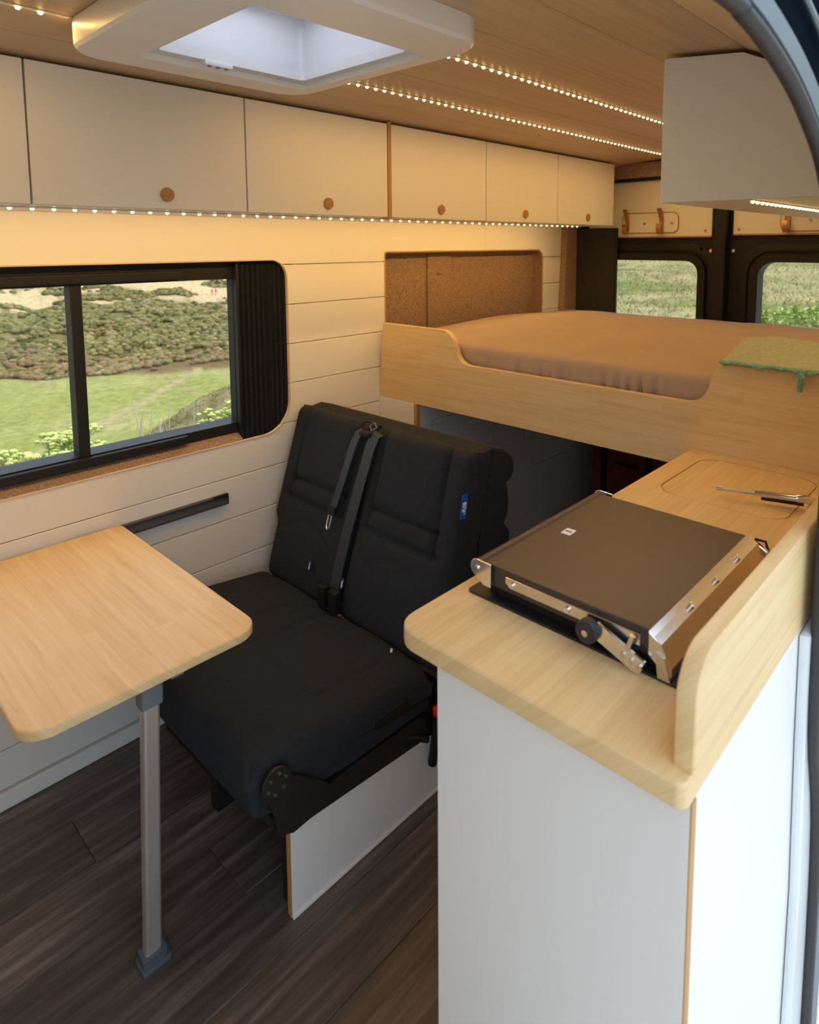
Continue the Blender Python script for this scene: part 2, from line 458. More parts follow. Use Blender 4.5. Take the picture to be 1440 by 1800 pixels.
# ------------------------------------------------------------------ ceiling
CP = [(-0.04, 1.690), (0.03, 1.735), (0.10, 1.778), (0.19, 1.823), (0.33, 1.838), (0.55, 1.853), (0.72, 1.860), (1.05, 1.860), (1.20, 1.854), (1.34, 1.843), (1.50, 1.80), (1.66, 1.72)]
def zc(y): return float(np.interp(y, [p[0] for p in CP], [p[1] for p in CP]))
def ceil_part(name, a, b):
    ys = [a] + [p[0] for p in CP if a < p[0] < b] + [b]
    return prism(name, [(y, zc(y) + .014) for y in ys] + [(b, 1.95), (a, 1.95)], 'x', XF, XR, 'oak_edge')
ce = ceil_part('ceiling', 0.37, 1.34)
cvr = struct(ceil_part('trim_6', -0.04, 0.37), 'oak plank cove along the door side of the ceiling', 'trim')
cvl = struct(ceil_part('trim_7', 1.34, 1.66), 'oak plank cove behind the cream overhead cabinets', 'trim')
hole = box('c', 0.48, 0.95, 0.56, 1.04, 1.5, 2.2, None)
cut(ce, hole); kill(hole)
struct(ce, 'oak plank van ceiling with light strips', 'ceiling')
CE = [-0.04, 0.06, 0.19, 0.37, 0.55, 0.72, 0.90, 1.05, 1.19, 1.34, 1.66]
for a, b in zip(CE[:-1], CE[1:]):
    ys = [a + .0008] + [p[0] for p in CP if a + .004 < p[0] < b - .004] + [b - .0008]
    prof = [(y, zc(y)) for y in ys] + [(y, zc(y) + .012) for y in ys[::-1]]
    segs = [(XF, 0.48), (0.95, XR - .01)] if a >= .55 and b <= 1.051 else [(XF, XR - .01)]
    for x0, x1 in segs:
        prism('ceiling_plank', prof, 'x', x0, x1, 'ceiling_oak', cvr if b <= .371 else cvl if a >= 1.339 else ce, smooth=False)

# ------------------------------------------------------------------ door side wall (near side), seal and rail
opening = [(-0.34, -0.30), (-0.34, 1.40), (-0.30, 1.55), (-0.18, 1.645), (0.0, 1.655), (0.56, 1.653), (0.63, 1.649), (0.693, 1.639), (0.771, 1.620), (0.841, 1.594), (0.926, 1.548), (0.985, 1.48), (1.02, 1.38), (1.045, 1.2), (1.045, 0.92), (1.055, 0.72), (1.12, 0.45), (1.12, -0.30)]
def offset_path(path, d):
    out = []
    for i, (x, z) in enumerate(path):
        a = path[max(i - 1, 0)]; b = path[min(i + 1, len(path) - 1)]
        tx, tz = b[0] - a[0], b[1] - a[1]; l = math.hypot(tx, tz)
        out.append((x - tz / l * d, z + tx / l * d))
    return out
oc = prism('c', offset_path(opening, .014), 'y', -0.3, 0.2, None)
wr = prism('wall_right', [(XF, -.06), (XR, -.06), (XR, 1.93), (XF, 1.93)], 'y', -0.044, -0.039, 'jamb_paint')

cut(wr, oc); kill(oc)
struct(wr, 'pale painted van side around the sliding door opening', 'wall')
path = [(x, -0.046, z) for x, z in opening[1:-1]]
def offset_path(path, d):
    out = []
    for i, (x, z) in enumerate(path):
        a = path[max(i - 1, 0)]; b = path[min(i + 1, len(path) - 1)]
        tx, tz = b[0] - a[0], b[1] - a[1]; l = math.hypot(tx, tz)
        out.append((x - tz / l * d, z + tx / l * d))
    return out
def dense(path, k=5):
    out = []
    P = [path[0]] + path + [path[-1]]
    for i in range(1, len(P) - 2):
        for j in range(k):
            t = j / k; p0, p1, p2, p3 = P[i - 1], P[i], P[i + 1], P[i + 2]
            out.append(tuple(0.5 * (2 * p1[q] + (p2[q] - p0[q]) * t + (2 * p0[q] - 5 * p1[q] + 4 * p2[q] - p3[q]) * t * t + (3 * p1[q] - p0[q] - 3 * p2[q] + p3[q]) * t ** 3) for q in (0, 1)))
    out.append(path[-1]); return out
sp_ = dense(offset_path(opening[1:], .0085), 5)
struct(tube('trim_1', [(x, -.042, z) for x, z in sp_], .0085, 'rubber', None, 10, upv=(0, 1, 0)), 'dark rubber seal around the sliding door opening', 'door seal')
oj = dense(offset_path(opening[1:], .016), 5); oj2 = dense(offset_path(opening[1:], .033), 5); oj3 = dense(offset_path(opening[1:], .22), 5)
def ribbon(name, A, B, ya, yb, mat, parent=None):
    bm = bmesh.new(); va = [bm.verts.new((p[0], ya, p[1])) for p in A]; vb = [bm.verts.new((p[0], yb, p[1])) for p in B]
    va2 = [bm.verts.new((p[0], ya + .006, p[1])) for p in A]; vb2 = [bm.verts.new((p[0], yb + .006, p[1])) for p in B]
    for i in range(len(A) - 1):
        bm.faces.new((va[i], va[i + 1], vb[i + 1], vb[i])); bm.faces.new((va2[i], vb2[i], vb2[i + 1], va2[i + 1]))
        bm.faces.new((va[i], va2[i], va2[i + 1], va[i + 1])); bm.faces.new((vb[i], vb[i + 1], vb2[i + 1], vb2[i]))
    return obj(name, bm, mat, parent, smooth=60)
jr = ribbon('door_lip', oj, oj2, -.050, -.054, 'body_paint', wr)
gr = ribbon('rail_channel', oj2[5:56], oj3[5:56], -.0505, -.0505, 'dark_paint', wr)
tube('rail_edge', [(x, -.058, z) for x, z in dense(offset_path(opening[1:], .075), 5)[8:56]], .003, 'body_paint', gr, 6, upv=(0, 1, 0))
for bx, bz in ((0.818, 1.690), (0.872, 1.688), (0.90, 1.645)):
    cyl('bolt', (bx, -.068, bz), (bx, -.050, bz), .0075, 'bright_steel', gr, 12, bv=.002)
# pillar lining between the kitchen and the opening
struct(prism('trim_2', [(1.035, 0.885), (1.04, 0.72), (1.06, 0.45), (1.05, 0.02), (1.2, 0.02), (1.2, 0.885)], 'y', -.0365, -.0220, 'jamb_paint', None, .006), 'pale pillar lining at the edge of the sliding door opening', 'trim')

# unseen front bulkhead, added to keep outside light out of the cab end
wf_ = box('added_wall_front', XF - .03, XF, -0.04, 1.72, -.06, 1.92, 'laminate')
struct(wf_, 'added unseen cream bulkhead that blocks light from the front', 'wall')

# ------------------------------------------------------------------ rear doors
def rear_door(name, y0, y1, wy0, wy1, label, corner):
    d = thing(name, label, 'door', (XR, (y0 + y1) / 2, 0)); d['kind'] = 'structure'
    sh = prism('door_shell', rrect(y0, y1, -.05, 1.93, .004, 1), 'x', XR - .01, XR + .05, 'black_plastic')
    c1 = prism('c', rrect(wy0, wy1, 1.02, 1.371, corner, 8), 'x', 3.0, 3.4, None)
    cut(sh, c1); kill(c1); adopt(sh, d)
    rim = prism('window_rim', rrect(wy0 - .035, wy1 + .035, .985, 1.406, tuple(c + .03 for c in corner), 8), 'x', XR - .035, XR - .009, 'black_plastic', None)
    c2 = prism('c', rrect(wy0, wy1, 1.02, 1.371, corner, 8), 'x', 3.0, 3.4, None)
    cut(rim, c2); kill(c2); adopt(rim, d)
    rim2 = prism('press_line', rrect(wy0 - .085, wy1 + .085, .93, 1.455, tuple(c + .06 for c in corner), 8), 'x', XR - .022, XR - .009, 'black_plastic', None, .008)
    c2 = prism('c', rrect(wy0 - .05, wy1 + .05, .97, 1.421, tuple(c + .04 for c in corner), 8), 'x', 3.0, 3.4, None)
    cut(rim2, c2); kill(c2); adopt(rim2, d)
    box('pane', XR + .02, XR + .025, wy0 - .02, wy1 + .02, 1.0, 1.39, 'glass', d)
    return d
YC = 0.85
dl = rear_door('door_1', YC + .004, 1.66, 0.955, 1.46, 'black rear van door with window beside the felt pillar', (.055, .06, .05, .05))
dr = rear_door('door_2', -0.02, YC - .004, 0.27, 0.685, 'black rear van door with window behind the green throw', (.065, .06, .05, .05))
box('centre_post', XR - .075, XR - .012, YC - .034, YC + .03, 0.3, 1.80, 'black_plastic', dl, .012)
cp = box('upper_panel', XR - .03, XR - .011, YC + .045, 1.54, 1.490, 1.765, 'laminate', dl, .003)
for yy in (1.50, 0.925):
    cyl('screw', (XR - .034, yy, 1.515), (XR - .028, yy, 1.515), .006, 'copper', cp, 12)
cp2 = box('upper_panel', XR - .03, XR - .011, 0.10, YC - .05, 1.497, 1.765, 'laminate', dr, .003)
for yy in (0.775, 0.50):
    cyl('screw', (XR - .034, yy, 1.518), (XR - .028, yy, 1.518), .006, 'copper', cp2, 12)
box('panel_edge', XR - .032, XR - .012, YC + .045, 1.54, 1.484, 1.490, 'oak_edge', cp)
box('panel_edge', XR - .032, XR - .012, .10, YC - .05, 1.491, 1.497, 'oak_edge', cp2)
for d_, ll in ((dl, ((0.945, 1.43), (0.90, 1.42))), (dr, ((0.80, 1.42),))):
    for yy, zz in ll: cyl('bolt', (XR - .022, yy, zz), (XR - .008, yy, zz), .009, 'brass', d_, 12, bv=.002)
box('blind', XR - .055, XR - .038, 1.365, 1.605, 0.95, 1.535, 'curtain', dl, .004)
tube('blind_bar', [(XR - .058, 1.366, z) for z in (0.95, 1.25, 1.47)], .006, 'black_plastic', dl, 8, upv=(1, 0, 0))
box('top_gap', XR - .06, XR - .012, 0.0, 1.62, 1.765, 1.777, 'black_plastic', dl)
struct(box('trim_3', XR - .09, XR - .012, 0.0, 1.62, 1.778, 1.85, 'felt', None, .004), 'brown felt header above the rear doors', 'trim')
struct(prism('trim_4', [(2.975, 0.90), (3.135, 0.90), (3.155, 1.30), (3.155, 1.56), (3.01, 1.56)], 'y', 1.60, W + .01, 'felt', None, .006), 'brown felt covered corner pillar beside the rear doors', 'trim')

def hook_rack(panel_y0, panel_y1, hooks, label):
    t = thing('coat_hook_rack', label, 'coat hooks', (XR - .03, (panel_y0 + panel_y1) / 2, 1.495))
    pl = prism('plate', rrect(panel_y0, panel_y1, 1.508, 1.605, .028, 6), 'x', XR - .037, XR - .0295, 'laminate', t, .002)
    tube('plate_edge', [(XR - .035, a, b) for a, b in rrect(panel_y0, panel_y1, 1.508, 1.605, .028, 6)], .003, 'copper', pl, 6, closed=True, upv=(1, 0, 0))
    for hy in hooks:
        prof = [(-.0055, -.010), (.0055, -.010), (.0055, .010), (-.0055, .010)]
        pts = []
        for i in range(17):
            s = i / 16
            if s < .4: pts.append((XR - .060 + .012 * math.cos(s / .4 * math.pi), hy, 1.622 - .10 * s / .4 * .62))
            else:
                a = math.pi * (s - .4) / .6
                pts.append((XR - .072 - .0 - .014 * math.sin(a) * 0 + .020 * (1 - math.cos(a)) * -1 + .0, hy, 1.56 - .055 * math.sin(a)))
        pts = [(XR - .075, hy, 1.622), (XR - .068, hy, 1.614), (XR - .056, hy, 1.598), (XR - .044, hy, 1.575), (XR - .041, hy, 1.545), (XR - .045, hy, 1.520), (XR - .056, hy, 1.505), (XR - .068, hy, 1.505), (XR - .078, hy, 1.517), (XR - .080, hy, 1.535), (XR - .077, hy, 1.550)]
        tube('hook', pts, .006, 'copper', t, prof=prof, upv=(0, 1, 0))
    for hy in ((hooks[0] + hooks[-1]) / 2, panel_y0 + .03):
        cyl('screw', (XR - .041, hy, 1.553), (XR - .036, hy, 1.553), .006, 'copper', t, 12)
    return t
hook_rack(1.055, 1.345, (1.315, 1.135), 'copper coat hooks on the rear door panel next to the felt pillar')
hook_rack(0.30, 0.60, (0.572, 0.40), 'copper coat hooks on the rear door panel below the white cabinet')

# ------------------------------------------------------------------ overhead cabinets, left run
ZC0, ZC1, YF = 1.540, 1.840, 1.305
DX = [-0.553, -0.053, 0.446, 0.949, 1.455, 1.957, 2.450, 2.949]
labs = ['cream overhead cabinet closest to the added front bulkhead',
        'cream overhead cabinet ahead of the roof hatch, sixth from the rear doors',
        'wide cream overhead cabinet with round oak knob, above the window mullion',
        'cream overhead cabinet with oak knob, just ahead of the oak divider strip',
        'cream overhead cabinet with oak knob, just behind the oak divider strip',
        'cream overhead cabinet, second from the rear doors',
        'cream overhead cabinet, end unit closest to the rear doors']
for i in range(7):
    x0, x1 = DX[i], DX[i + 1]
    t = thing('overhead_cabinet', labs[i], 'cabinet', ((x0 + x1) / 2, W, ZC0), 'cream overhead cabinets along the planked wall')
    div = i == 4
    bx0 = x0 + (.014 if div else 0)
    box('body', bx0 + .001, x1 - .001, YF + .019, W - .002, ZC0 + .001, ZC1 - .012, 'laminate', t)
    prof = [(YF + .001, ZC0 - .001), (YF + .001, ZC1), (YF + .018, ZC1), (YF + .018, ZC0 - .001)]
    dd = box('door', bx0 + .0018, x1 - .0018, YF, YF + .018, ZC0 + .002, ZC1 - .004, 'laminate', t, .0012, 1)
    if div: box('divider_strip', x0 - .001, x0 + .0135, YF - .002, YF + .03, ZC0 - .002, ZC1 + .002, 'oak_edge', t)
    if i == 6: box('end_edge', x1 - .0015, x1 + .002, YF, YF + .018, ZC0, ZC1 - .004, 'oak_edge', t)
    kx = {2: 0.733, 3: 1.215, 4: 1.705, 5: 2.21, 6: 2.705}.get(i, (x0 + x1) / 2)
    if i >= 1:
        cyl('knob', (kx, YF - .006, ZC0 + .036), (kx, YF + .002, ZC0 + .036), .0165, 'knob_oak', dd, 24, bv=.002)
# shadow gap batten over the doors
struct(box('trim_5', XF, 2.949, YF + .045, YF + .06, ZC1 - .012, ZC1 - .001, 'laminate'), 'recessed batten above the cream cabinet doors', 'trim')

# ------------------------------------------------------------------ LED strips
led_me = None
def led_strip(label, x0, x1, y, z, pitch, power, r=.0038, profile=None, cat='light strip', tilt=0.0, lamp='led_lamp'):
    global led_me
    t = thing('led_strip', label, cat, ((x0 + x1) / 2, y, z), 'warm LED light strips')
    box('tape', x0, x1, y - .005, y + .005, z - .0016, z, 'led_tape', t)
    if profile: 
        bm = bmesh.new(); bbox(bm, x0, x1, y - .008, y + .008, z - .0004, z + .001)
        obj('channel', bm, 'laminate', t)
    if led_me is None:
        bm = bmesh.new(); bmesh.ops.create_uvsphere(bm, u_segments=8, v_segments=6, radius=1.0)
        led_me = bpy.data.meshes.new('led'); bm.to_mesh(led_me); bm.free(); led_me.materials.append(M['led_glow'])
        led_me.polygons.foreach_set('use_smooth', [True] * len(led_me.polygons))
    n = int((x1 - x0) / pitch)
    for k in range(n):
        o = bpy.data.objects.new('led', led_me); C.objects.link(o); o.parent = t
        o.scale = (r * 1.15, r, .0035); o.location = (x0 + (k + .5) * pitch - (x0 + x1) / 2, 0, -.003)
    L = bpy.data.objects.new(lamp, bpy.data.lights.new(lamp, 'AREA')); C.objects.link(L)
    L.data.shape = 'RECTANGLE'; L.data.size = x1 - x0; L.data.size_y = .012; L.data.energy = power * (x1 - x0); L.data.color = LEDC
    L.parent = t; L.location = (0, 0, -.009); L.rotation_euler = (math.radians(tilt), 0, 0)
    return t
PWR = 1.6
led_strip('warm LED strip on the ceiling running from the hatch to the white cabinet', 0.985, 2.92, 0.717, 1.8595, .030, PWR)
led_strip('warm LED strip on the ceiling between the hatch and the overhead cabinets', 0.985, 2.92, 1.051, 1.8595, .030, PWR)
led_strip('short warm LED strip on the ceiling ahead of the roof hatch', XF + .1, 0.452, 1.051, 1.8595, .034, PWR, lamp='led_lamp_offscreen')
led_strip('warm LED strip under the cream overhead cabinets', -0.5, 2.80, 1.385, 1.5390, .043, PWR * 1.1, profile=True, tilt=28)
led_strip('warm LED strip under the white cabinet above the worktop', 1.352, 2.85, 0.172, 1.5395, .030, PWR * .5, lamp='led_lamp_offscreen')

# ------------------------------------------------------------------ roof hatch
t = thing('roof_hatch', 'white plastic roof hatch with clear dome in the oak ceiling', 'skylight', (0.71, 0.80, 1.86))
def ring(name, o, i, z0, z1, mat, parent, bv):
    a = prism(name, rrect(*o), 'z', z0, z1, mat, None, bv, 3); c = prism('c', rrect(*i), 'z', z0 - .1, z1 + .1, None)
    cut(a, c); kill(c); adopt(a, parent)
    pass
    return a
fr = ring('frame', (0.453, 0.967, 0.505, 1.098, .07, 8), (0.556, 0.925, 0.625, 1.015, .012, 4), 1.806, 1.863, 'white_plastic', t, .014)
ring('blind_frame', (0.550, 0.932, 0.620, 1.020, .012, 4), (0.578, 0.905, 0.655, 0.985, .012, 4), 1.818, 1.838, 'grey_white_plastic', t, .003)
ring('shaft', (0.553, 0.930, 0.620, 1.022, .015, 4), (0.565, 0.920, 0.634, 1.010, .015, 4), 1.838, 1.965, 'grey_white_plastic', t, 0)
ring('dome_frame', (0.53, 0.95, 0.60, 1.045, .03, 6), (0.60, 0.885, 0.675, 0.97, .05, 6), 1.955, 1.985, 'grey_white_plastic', t, .004)
bm = bmesh.new(); N_ = 12
g = [[bm.verts.new((0.54 + .40 * i / N_, 0.61 + .425 * j / N_, 1.985 + .05 * (1 - (2 * i / N_ - 1) ** 4) * (1 - (2 * j / N_ - 1) ** 4))) for i in range(N_ + 1)] for j in range(N_ + 1)]
for j in range(N_):
    for i in range(N_): bm.faces.new((g[j][i], g[j][i + 1], g[j + 1][i + 1], g[j + 1][i]))
ext = bmesh.ops.solidify(bm, geom=bm.faces[:], thickness=.003)
obj('dome', bm, 'dome', t, smooth=60)
lt = box('latch', 0.67, 0.73, 0.978, 0.992, 1.808, 1.820, 'grey_white_plastic', t, .003)
for k in range(3): cyl('latch_dimple', (0.682 + .018 * k, 0.985, 1.8065), (0.682 + .018 * k, 0.985, 1.810), .004, 'grey_plastic', lt, 10)

# ------------------------------------------------------------------ right overhead cabinet
t = thing('overhead_cabinet', 'white overhead cabinet with plain end panel, hung above the worktop', 'cabinet', (2.1, 0.18, 1.54))
ys = [0.344, 0.33, 0.26, 0.19, 0.145, 0.10, 0.05, 0.012]
prof = [(0.012, 1.54), (0.344, 1.54)] + [(y, zc(y) - .009) for y in ys]
prism('end_panel', prof, 'x', 1.333, 1.349, 'white_laminate', t, .0012, 1, smooth=False)
prof2 = [(0.014, 1.545), (0.340, 1.545)] + [(y, zc(y) - .008) for y in [0.340] + ys[1:-1] + [0.014]]
prism('body', prof2, 'x', 1.349, 2.86, 'white_laminate', t, smooth=False)
box('base_board', 1.345, 2.86, 0.014, 0.342, 1.540, 1.546, 'white_laminate', t)

# ------------------------------------------------------------------ bed
bed = thing('bed_frame', 'raised bamboo bed base with scooped front board across the van', 'bed', (2.4, 0.85, 0.862))
top = []
def arc(cx_, cz, r, a0, a1, n=7):
    return [(cx_ + r * math.cos(math.radians(a0 + (a1 - a0) * i / n)), cz + r * math.sin(math.radians(a0 + (a1 - a0) * i / n))) for i in range(n + 1)]
ZD, ZH = 1.038, 1.152
front = [(1.638, 0.862), (1.613, 1.152)]
front += arc(1.305, ZH - .065, .065, 90, 180, 8)
front += arc(1.165, ZD + .055, .075, 0, 0, 1)[:0] + arc(1.175, ZD + .062, .062, 0, -90, 8)[0:] 
front += arc(0.425, ZD + .062, .062, 270, 180, 8)
front += arc(0.300, ZH - .062, .063, 0, 90, 8)
front += [(0.02, 1.150), (0.02, 0.862)]
# keep the outline monotone in y
front = [(y, z) for y, z in front]
prism('front_board', front, 'x', XB, XB + .022, 'bamboo_y', bed, .0025, 2)
box('slat_base', XB + .022, 3.0, 0.02, 1.62, 0.985, 1.003, 'bamboo_y', bed)
for k in range(7):
    box('slat', XB + .03, 2.98, 0.06 + .22 * k, 0.12 + .22 * k, 0.945, 0.985, 'bamboo_x', bed)

# mattress
bm = bmesh.new(); nx_, ny_ = 60, 200
X0, X1, Y0, Y1 = XB + .038, 3.06, 0.025, 1.612
def mz(u, v):
    x = X0 + u * (X1 - X0); y = Y0 + v * (Y1 - Y0)
    ex = min(u, 1 - u) * (X1 - X0); ey = min(v, 1 - v) * (Y1 - Y0); e = min(ex, ey)
    z = 1.104 + .024 * smoothstep(0, .30, e) + .02 * smoothstep(.05, .7, ex)
    z -= .014 * (1 - min(1, e / .018)) ** 2
    z += .0016 * math.sin(9 * x + 3 * math.sin(5 * y)) * smoothstep(0, .2, e) + .0012 * math.sin(17 * y + 4 * x)
    return z
us = [0, .002, .005, .01, .016] + [0.03 + .94 * i / nx_ for i in range(nx_ + 1)] + [.985, .993, 1]
vs = [0, .002, .006, .012] + [0.02 + .96 * i / ny_ for i in range(ny_ + 1)] + [.988, .994, 1]
G = [[bm.verts.new((X0 + u * (X1 - X0), Y0 + v * (Y1 - Y0), mz(u, v))) for u in us] for v in vs]
for j in range(len(vs) - 1):
    for i in range(len(us) - 1): bm.faces.new((G[j][i], G[j][i + 1], G[j + 1][i + 1], G[j + 1][i]))
mat_t = thing('mattress', 'brown fitted sheet mattress on the raised bed', 'mattress', (2.4, 0.82, 1.003))
# skirt with gathers on the front
def gather(y, z):
    a = smoothstep(0.35, 0.55, y) * (1 - smoothstep(1.02, 1.12, y))
    b = abs(math.sin(y * 52 + 2.1 * math.sin(y * 21))) ** .6 * .6 + abs(math.sin(y * 81 + 1.3)) * .4 - .5
    return -.022 * a * b * (1.105 - z) / .07
prev = [G[j][0] for j in range(len(vs))]
for k in range(1, 8):
    zf = k / 7
    cur = []
    for j, v in enumerate(vs):
        y = Y0 + v * (Y1 - Y0); z = mz(0, v) * (1 - zf) + 1.003 * zf
        cur.append(bm.verts.new((X0 - .004 * math.sin(math.pi * min(1, zf * 1.3)) + gather(y, z), y, z)))
    for j in range(len(vs) - 1): bm.faces.new((prev[j], prev[j + 1], cur[j + 1], cur[j]))
    prev = cur
fb = prev
low = [bm.verts.new((X1, Y0 + v * (Y1 - Y0), 1.003)) for v in vs]
for j in range(len(vs) - 1):
    bm.faces.new((G[j][-1], low[j], low[j + 1], G[j + 1][-1])); bm.faces.new((fb[j], fb[j + 1], low[j + 1], low[j]))
obj('fitted_sheet', bm, 'sheet', mat_t, smooth=60)

# throw blanket over the bed end
bl = thing('throw_blanket', 'folded sage green throw with teal fringed edge on the bed corner', 'blanket', (1.9, 0.2, 1.15))
bm = bmesh.new(); n1, n2 = 40, 40
def blz(u, v):
    x = 1.700 + u * 0.44; y = 0.03 + v * 0.335
    ed = min(u, 1 - u, v, 1 - v)
    lift = .020 * smoothstep(.12, .5, u) * (1 - smoothstep(.86, 1.0, u)) + .007 * math.sin(v * 7 + u * 3) * smoothstep(0, .2, ed)
    base = 1.1535 if x < 1.74 else 1.146
    return 1.158 + lift + .004 * math.sin(u * 11) + .002 * math.sin(v * 30) * (1 - u)
tp, bt = [], []
for j in range(n2 + 1):
    r_, s_ = [], []
    for i in range(n1 + 1):
        u, v = i / n1, j / n2
        skew = .34 * u
        vv = v
        y = 0.02 + vv * (0.315 + .05 * u); x = 1.694 + u * 0.43 * (1 - .0 * v) + .004 * math.sin(v * 45) * (1 - u) - .10 * u * max(0, v - .8)
        z = blz(u, v)
        r_.append(bm.verts.new((x, y, z))); s_.append(bm.verts.new((x, y, min(z - .006, max(1.1525 if u < .08 else 1.135, z - .02)))))
    tp.append(r_); bt.append(s_)
for j in range(n2):
    for i in range(n1):
        bm.faces.new((tp[j][i], tp[j][i + 1], tp[j + 1][i + 1], tp[j + 1][i])); bm.faces.new((bt[j][i], bt[j + 1][i], bt[j + 1][i + 1], bt[j][i + 1]))
for i in range(n1):
    bm.faces.new((tp[0][i], bt[0][i], bt[0][i + 1], tp[0][i + 1])); bm.faces.new((tp[-1][i], tp[-1][i + 1], bt[-1][i + 1], bt[-1][i]))
for j in range(n2):
    bm.faces.new((tp[j][0], tp[j + 1][0], bt[j + 1][0], bt[j][0])); bm.faces.new((tp[j][-1], bt[j][-1], bt[j + 1][-1], tp[j + 1][-1]))
obj('cloth', bm, 'blanket', bl, smooth=60)
hem = [(1.694 + .004 * math.sin(j / 60 * 45), 0.02 + .315 * j / 60, 1.1575 + .0015 * math.sin(j * 2.1)) for j in range(61)]
tube('hem', hem, .0055, 'blanket_teal', bl, 8)
for k, (yy, ln, dy) in enumerate(((0.145, .045, .005), (0.175, .018, -.02), (0.115, .016, .02), (0.085, .03, -.01), (0.045, .03, .01), (0.265, .012, -.03))):
    for q in range(3):
        o_ = (q - 1) * .004
        pts = [(1.690, yy + o_, 1.158), (1.684, yy + o_ * 1.3 + dy * .3, 1.154 - ln * .25), (1.686, yy + o_ * 1.2 + dy * .7, 1.154 - ln * .65), (1.690 - .004 * q, yy + o_ * .6 + dy, 1.154 - ln)]
        if ln < .02: pts = [(1.690, yy + o_, 1.159), (1.685, yy + dy * .5, 1.1565 + o_ * .4), (1.688, yy + dy, 1.1525 + o_ * .3)]
        tube('tassel', pts, .0032, 'blanket_teal', bl, 6)

# under-bed storage box along the wall
t = thing('storage_box', 'white panelled storage box over the wheel arch, under the bed', 'cabinet', (2.2, 1.53, 0))
box('front_panel', XB - .004, XB + .012, 1.442, W - .001, 0.0, 0.861, 'laminate', t, .001, 1)
box('panel_edge', XB - .0045, XB + .012, 1.426, 1.4425, 0.0, 0.861, 'oak_edge', t)
sd = box('side_panel', XB + .012, 2.145, 1.430, 1.446, 0.0, 0.861, 'white_laminate', None, .001, 1)
sd2 = box('side_panel', 2.149, 2.88, 1.430, 1.446, 0.0, 0.861, 'white_laminate', None, .001, 1)
def groove(o, x0, x1, z0, z1, r):
    a = prism('c', rrect(x0, x1, z0, z1, r, 5), 'y', 1.40, 1.437, None); b = prism('c', rrect(x0 + .005, x1 - .005, z0 + .005, z1 - .005, max(.001, r - .004), 5), 'y', 1.39, 1.45, None)
    cut(a, b); cut(o, a); kill(a, b)
groove(sd, 1.785, 2.11, 0.30, 0.788, .02); groove(sd2, 2.405, 2.78, 0.425, 0.84, .02)
adopt(sd, t); adopt(sd2, t)
box('end_panel', 2.864, 2.880, 1.446, W - .001, 0, 0.861, 'white_laminate', t)
box('rear_panel', 2.885, 3.11, 1.455, 1.47, 0.0, 0.85, 'white_laminate', t)

# dark red crate under the bed
t = thing('storage_crate', 'dark red storage crate with black straps under the bed', 'crate', (2.9, 0.85, 0))
box('crate_body', 2.70, 3.05, 0.35, 1.255, 0.002, 0.525, 'crate_red', t, .012)
box('lid', 2.685, 3.06, 0.335, 1.27, 0.525, 0.565, 'black_plastic', t, .008)
for yy in (1.19, 0.97, 0.72, 0.47): box('strap', 2.694, 2.702, yy - .014, yy + .014, 0.01, 0.53, 'black_plastic', t, .002)
tube('handle', [(2.700, 1.13, .45), (2.672, 1.11, .462), (2.668, 1.08, .466), (2.672, 1.05, .462), (2.700, 1.03, .45)], .008, 'black_plastic', t, 8)

# ------------------------------------------------------------------ bench seat
seat = thing('bench_seat', 'black fabric two person travel bench seat with reclined backrests', 'seat', (1.05, 1.21, 0))
th = math.radians(17.2); Bv = (math.sin(th), 0, math.cos(th)); Nv = (-math.cos(th), 0, math.sin(th)); SEAT_O = Vector((1.128, 0, 0.372))
def seg_line(a, b, x0, y0, x1, y1):
    dx, dy = x1 - x0, y1 - y0; t_ = max(0, min(1, ((a - x0) * dx + (b - y0) * dy) / (dx * dx + dy * dy)))
    return math.hypot(a - x0 - t_ * dx, b - y0 - t_ * dy)
def back_h(Wd):
    l, r_ = .075, Wd - .055
    def h(a, b):
        v = 0
        for s in ((l, .56, l - .005, .33), (l - .005, .33, r_, .33), (r_, .33, r_, .56), (l - .02, .27, r_, .27), (r_, .27, r_, .33), (l - .005, .27, l - .005, .33)):
            v -= .012 * math.exp(-(seg_line(a, b, *s) / .0075) ** 2)
        if l < a < r_ and b > .33: v += .008 * min(1, min(a - l, r_ - a, b - .33) / .03)
        elif l < a < r_ and .27 < b < .33: v += .005
        if b < .27: v += .010 * math.sin(math.pi * min(1, b / .27)) * (1 - abs(2 * a / Wd - 1) ** 3)
        # bowed lumbar seam
        aa = (a - Wd / 2) / (Wd * .3)
        if abs(aa) < 1: v -= .004 * math.exp(-((b - (.215 - .05 * aa * aa)) / .005) ** 2)
        return v
    return h
def mirror_h(h, Wd): return lambda a, b: h(Wd - a, b)
WB = 0.384
hR = back_h(WB)
cushion('backrest', SEAT_O + Vector((0, 0.82, 0)), (0, 1, 0), Bv, Nv, WB, .565, .10, hR, 'black_fabric', seat, 46, 60, .032)
cushion('backrest', SEAT_O + Vector((0, 1.212, 0)), (0, 1, 0), Bv, Nv, .393, .565, .10, mirror_h(back_h(.393), .393), 'black_fabric', seat, 46, 60, .032,
        wf=lambda v: (0, .393 - .028 * (1 - smoothstep(.30, .37, v))))
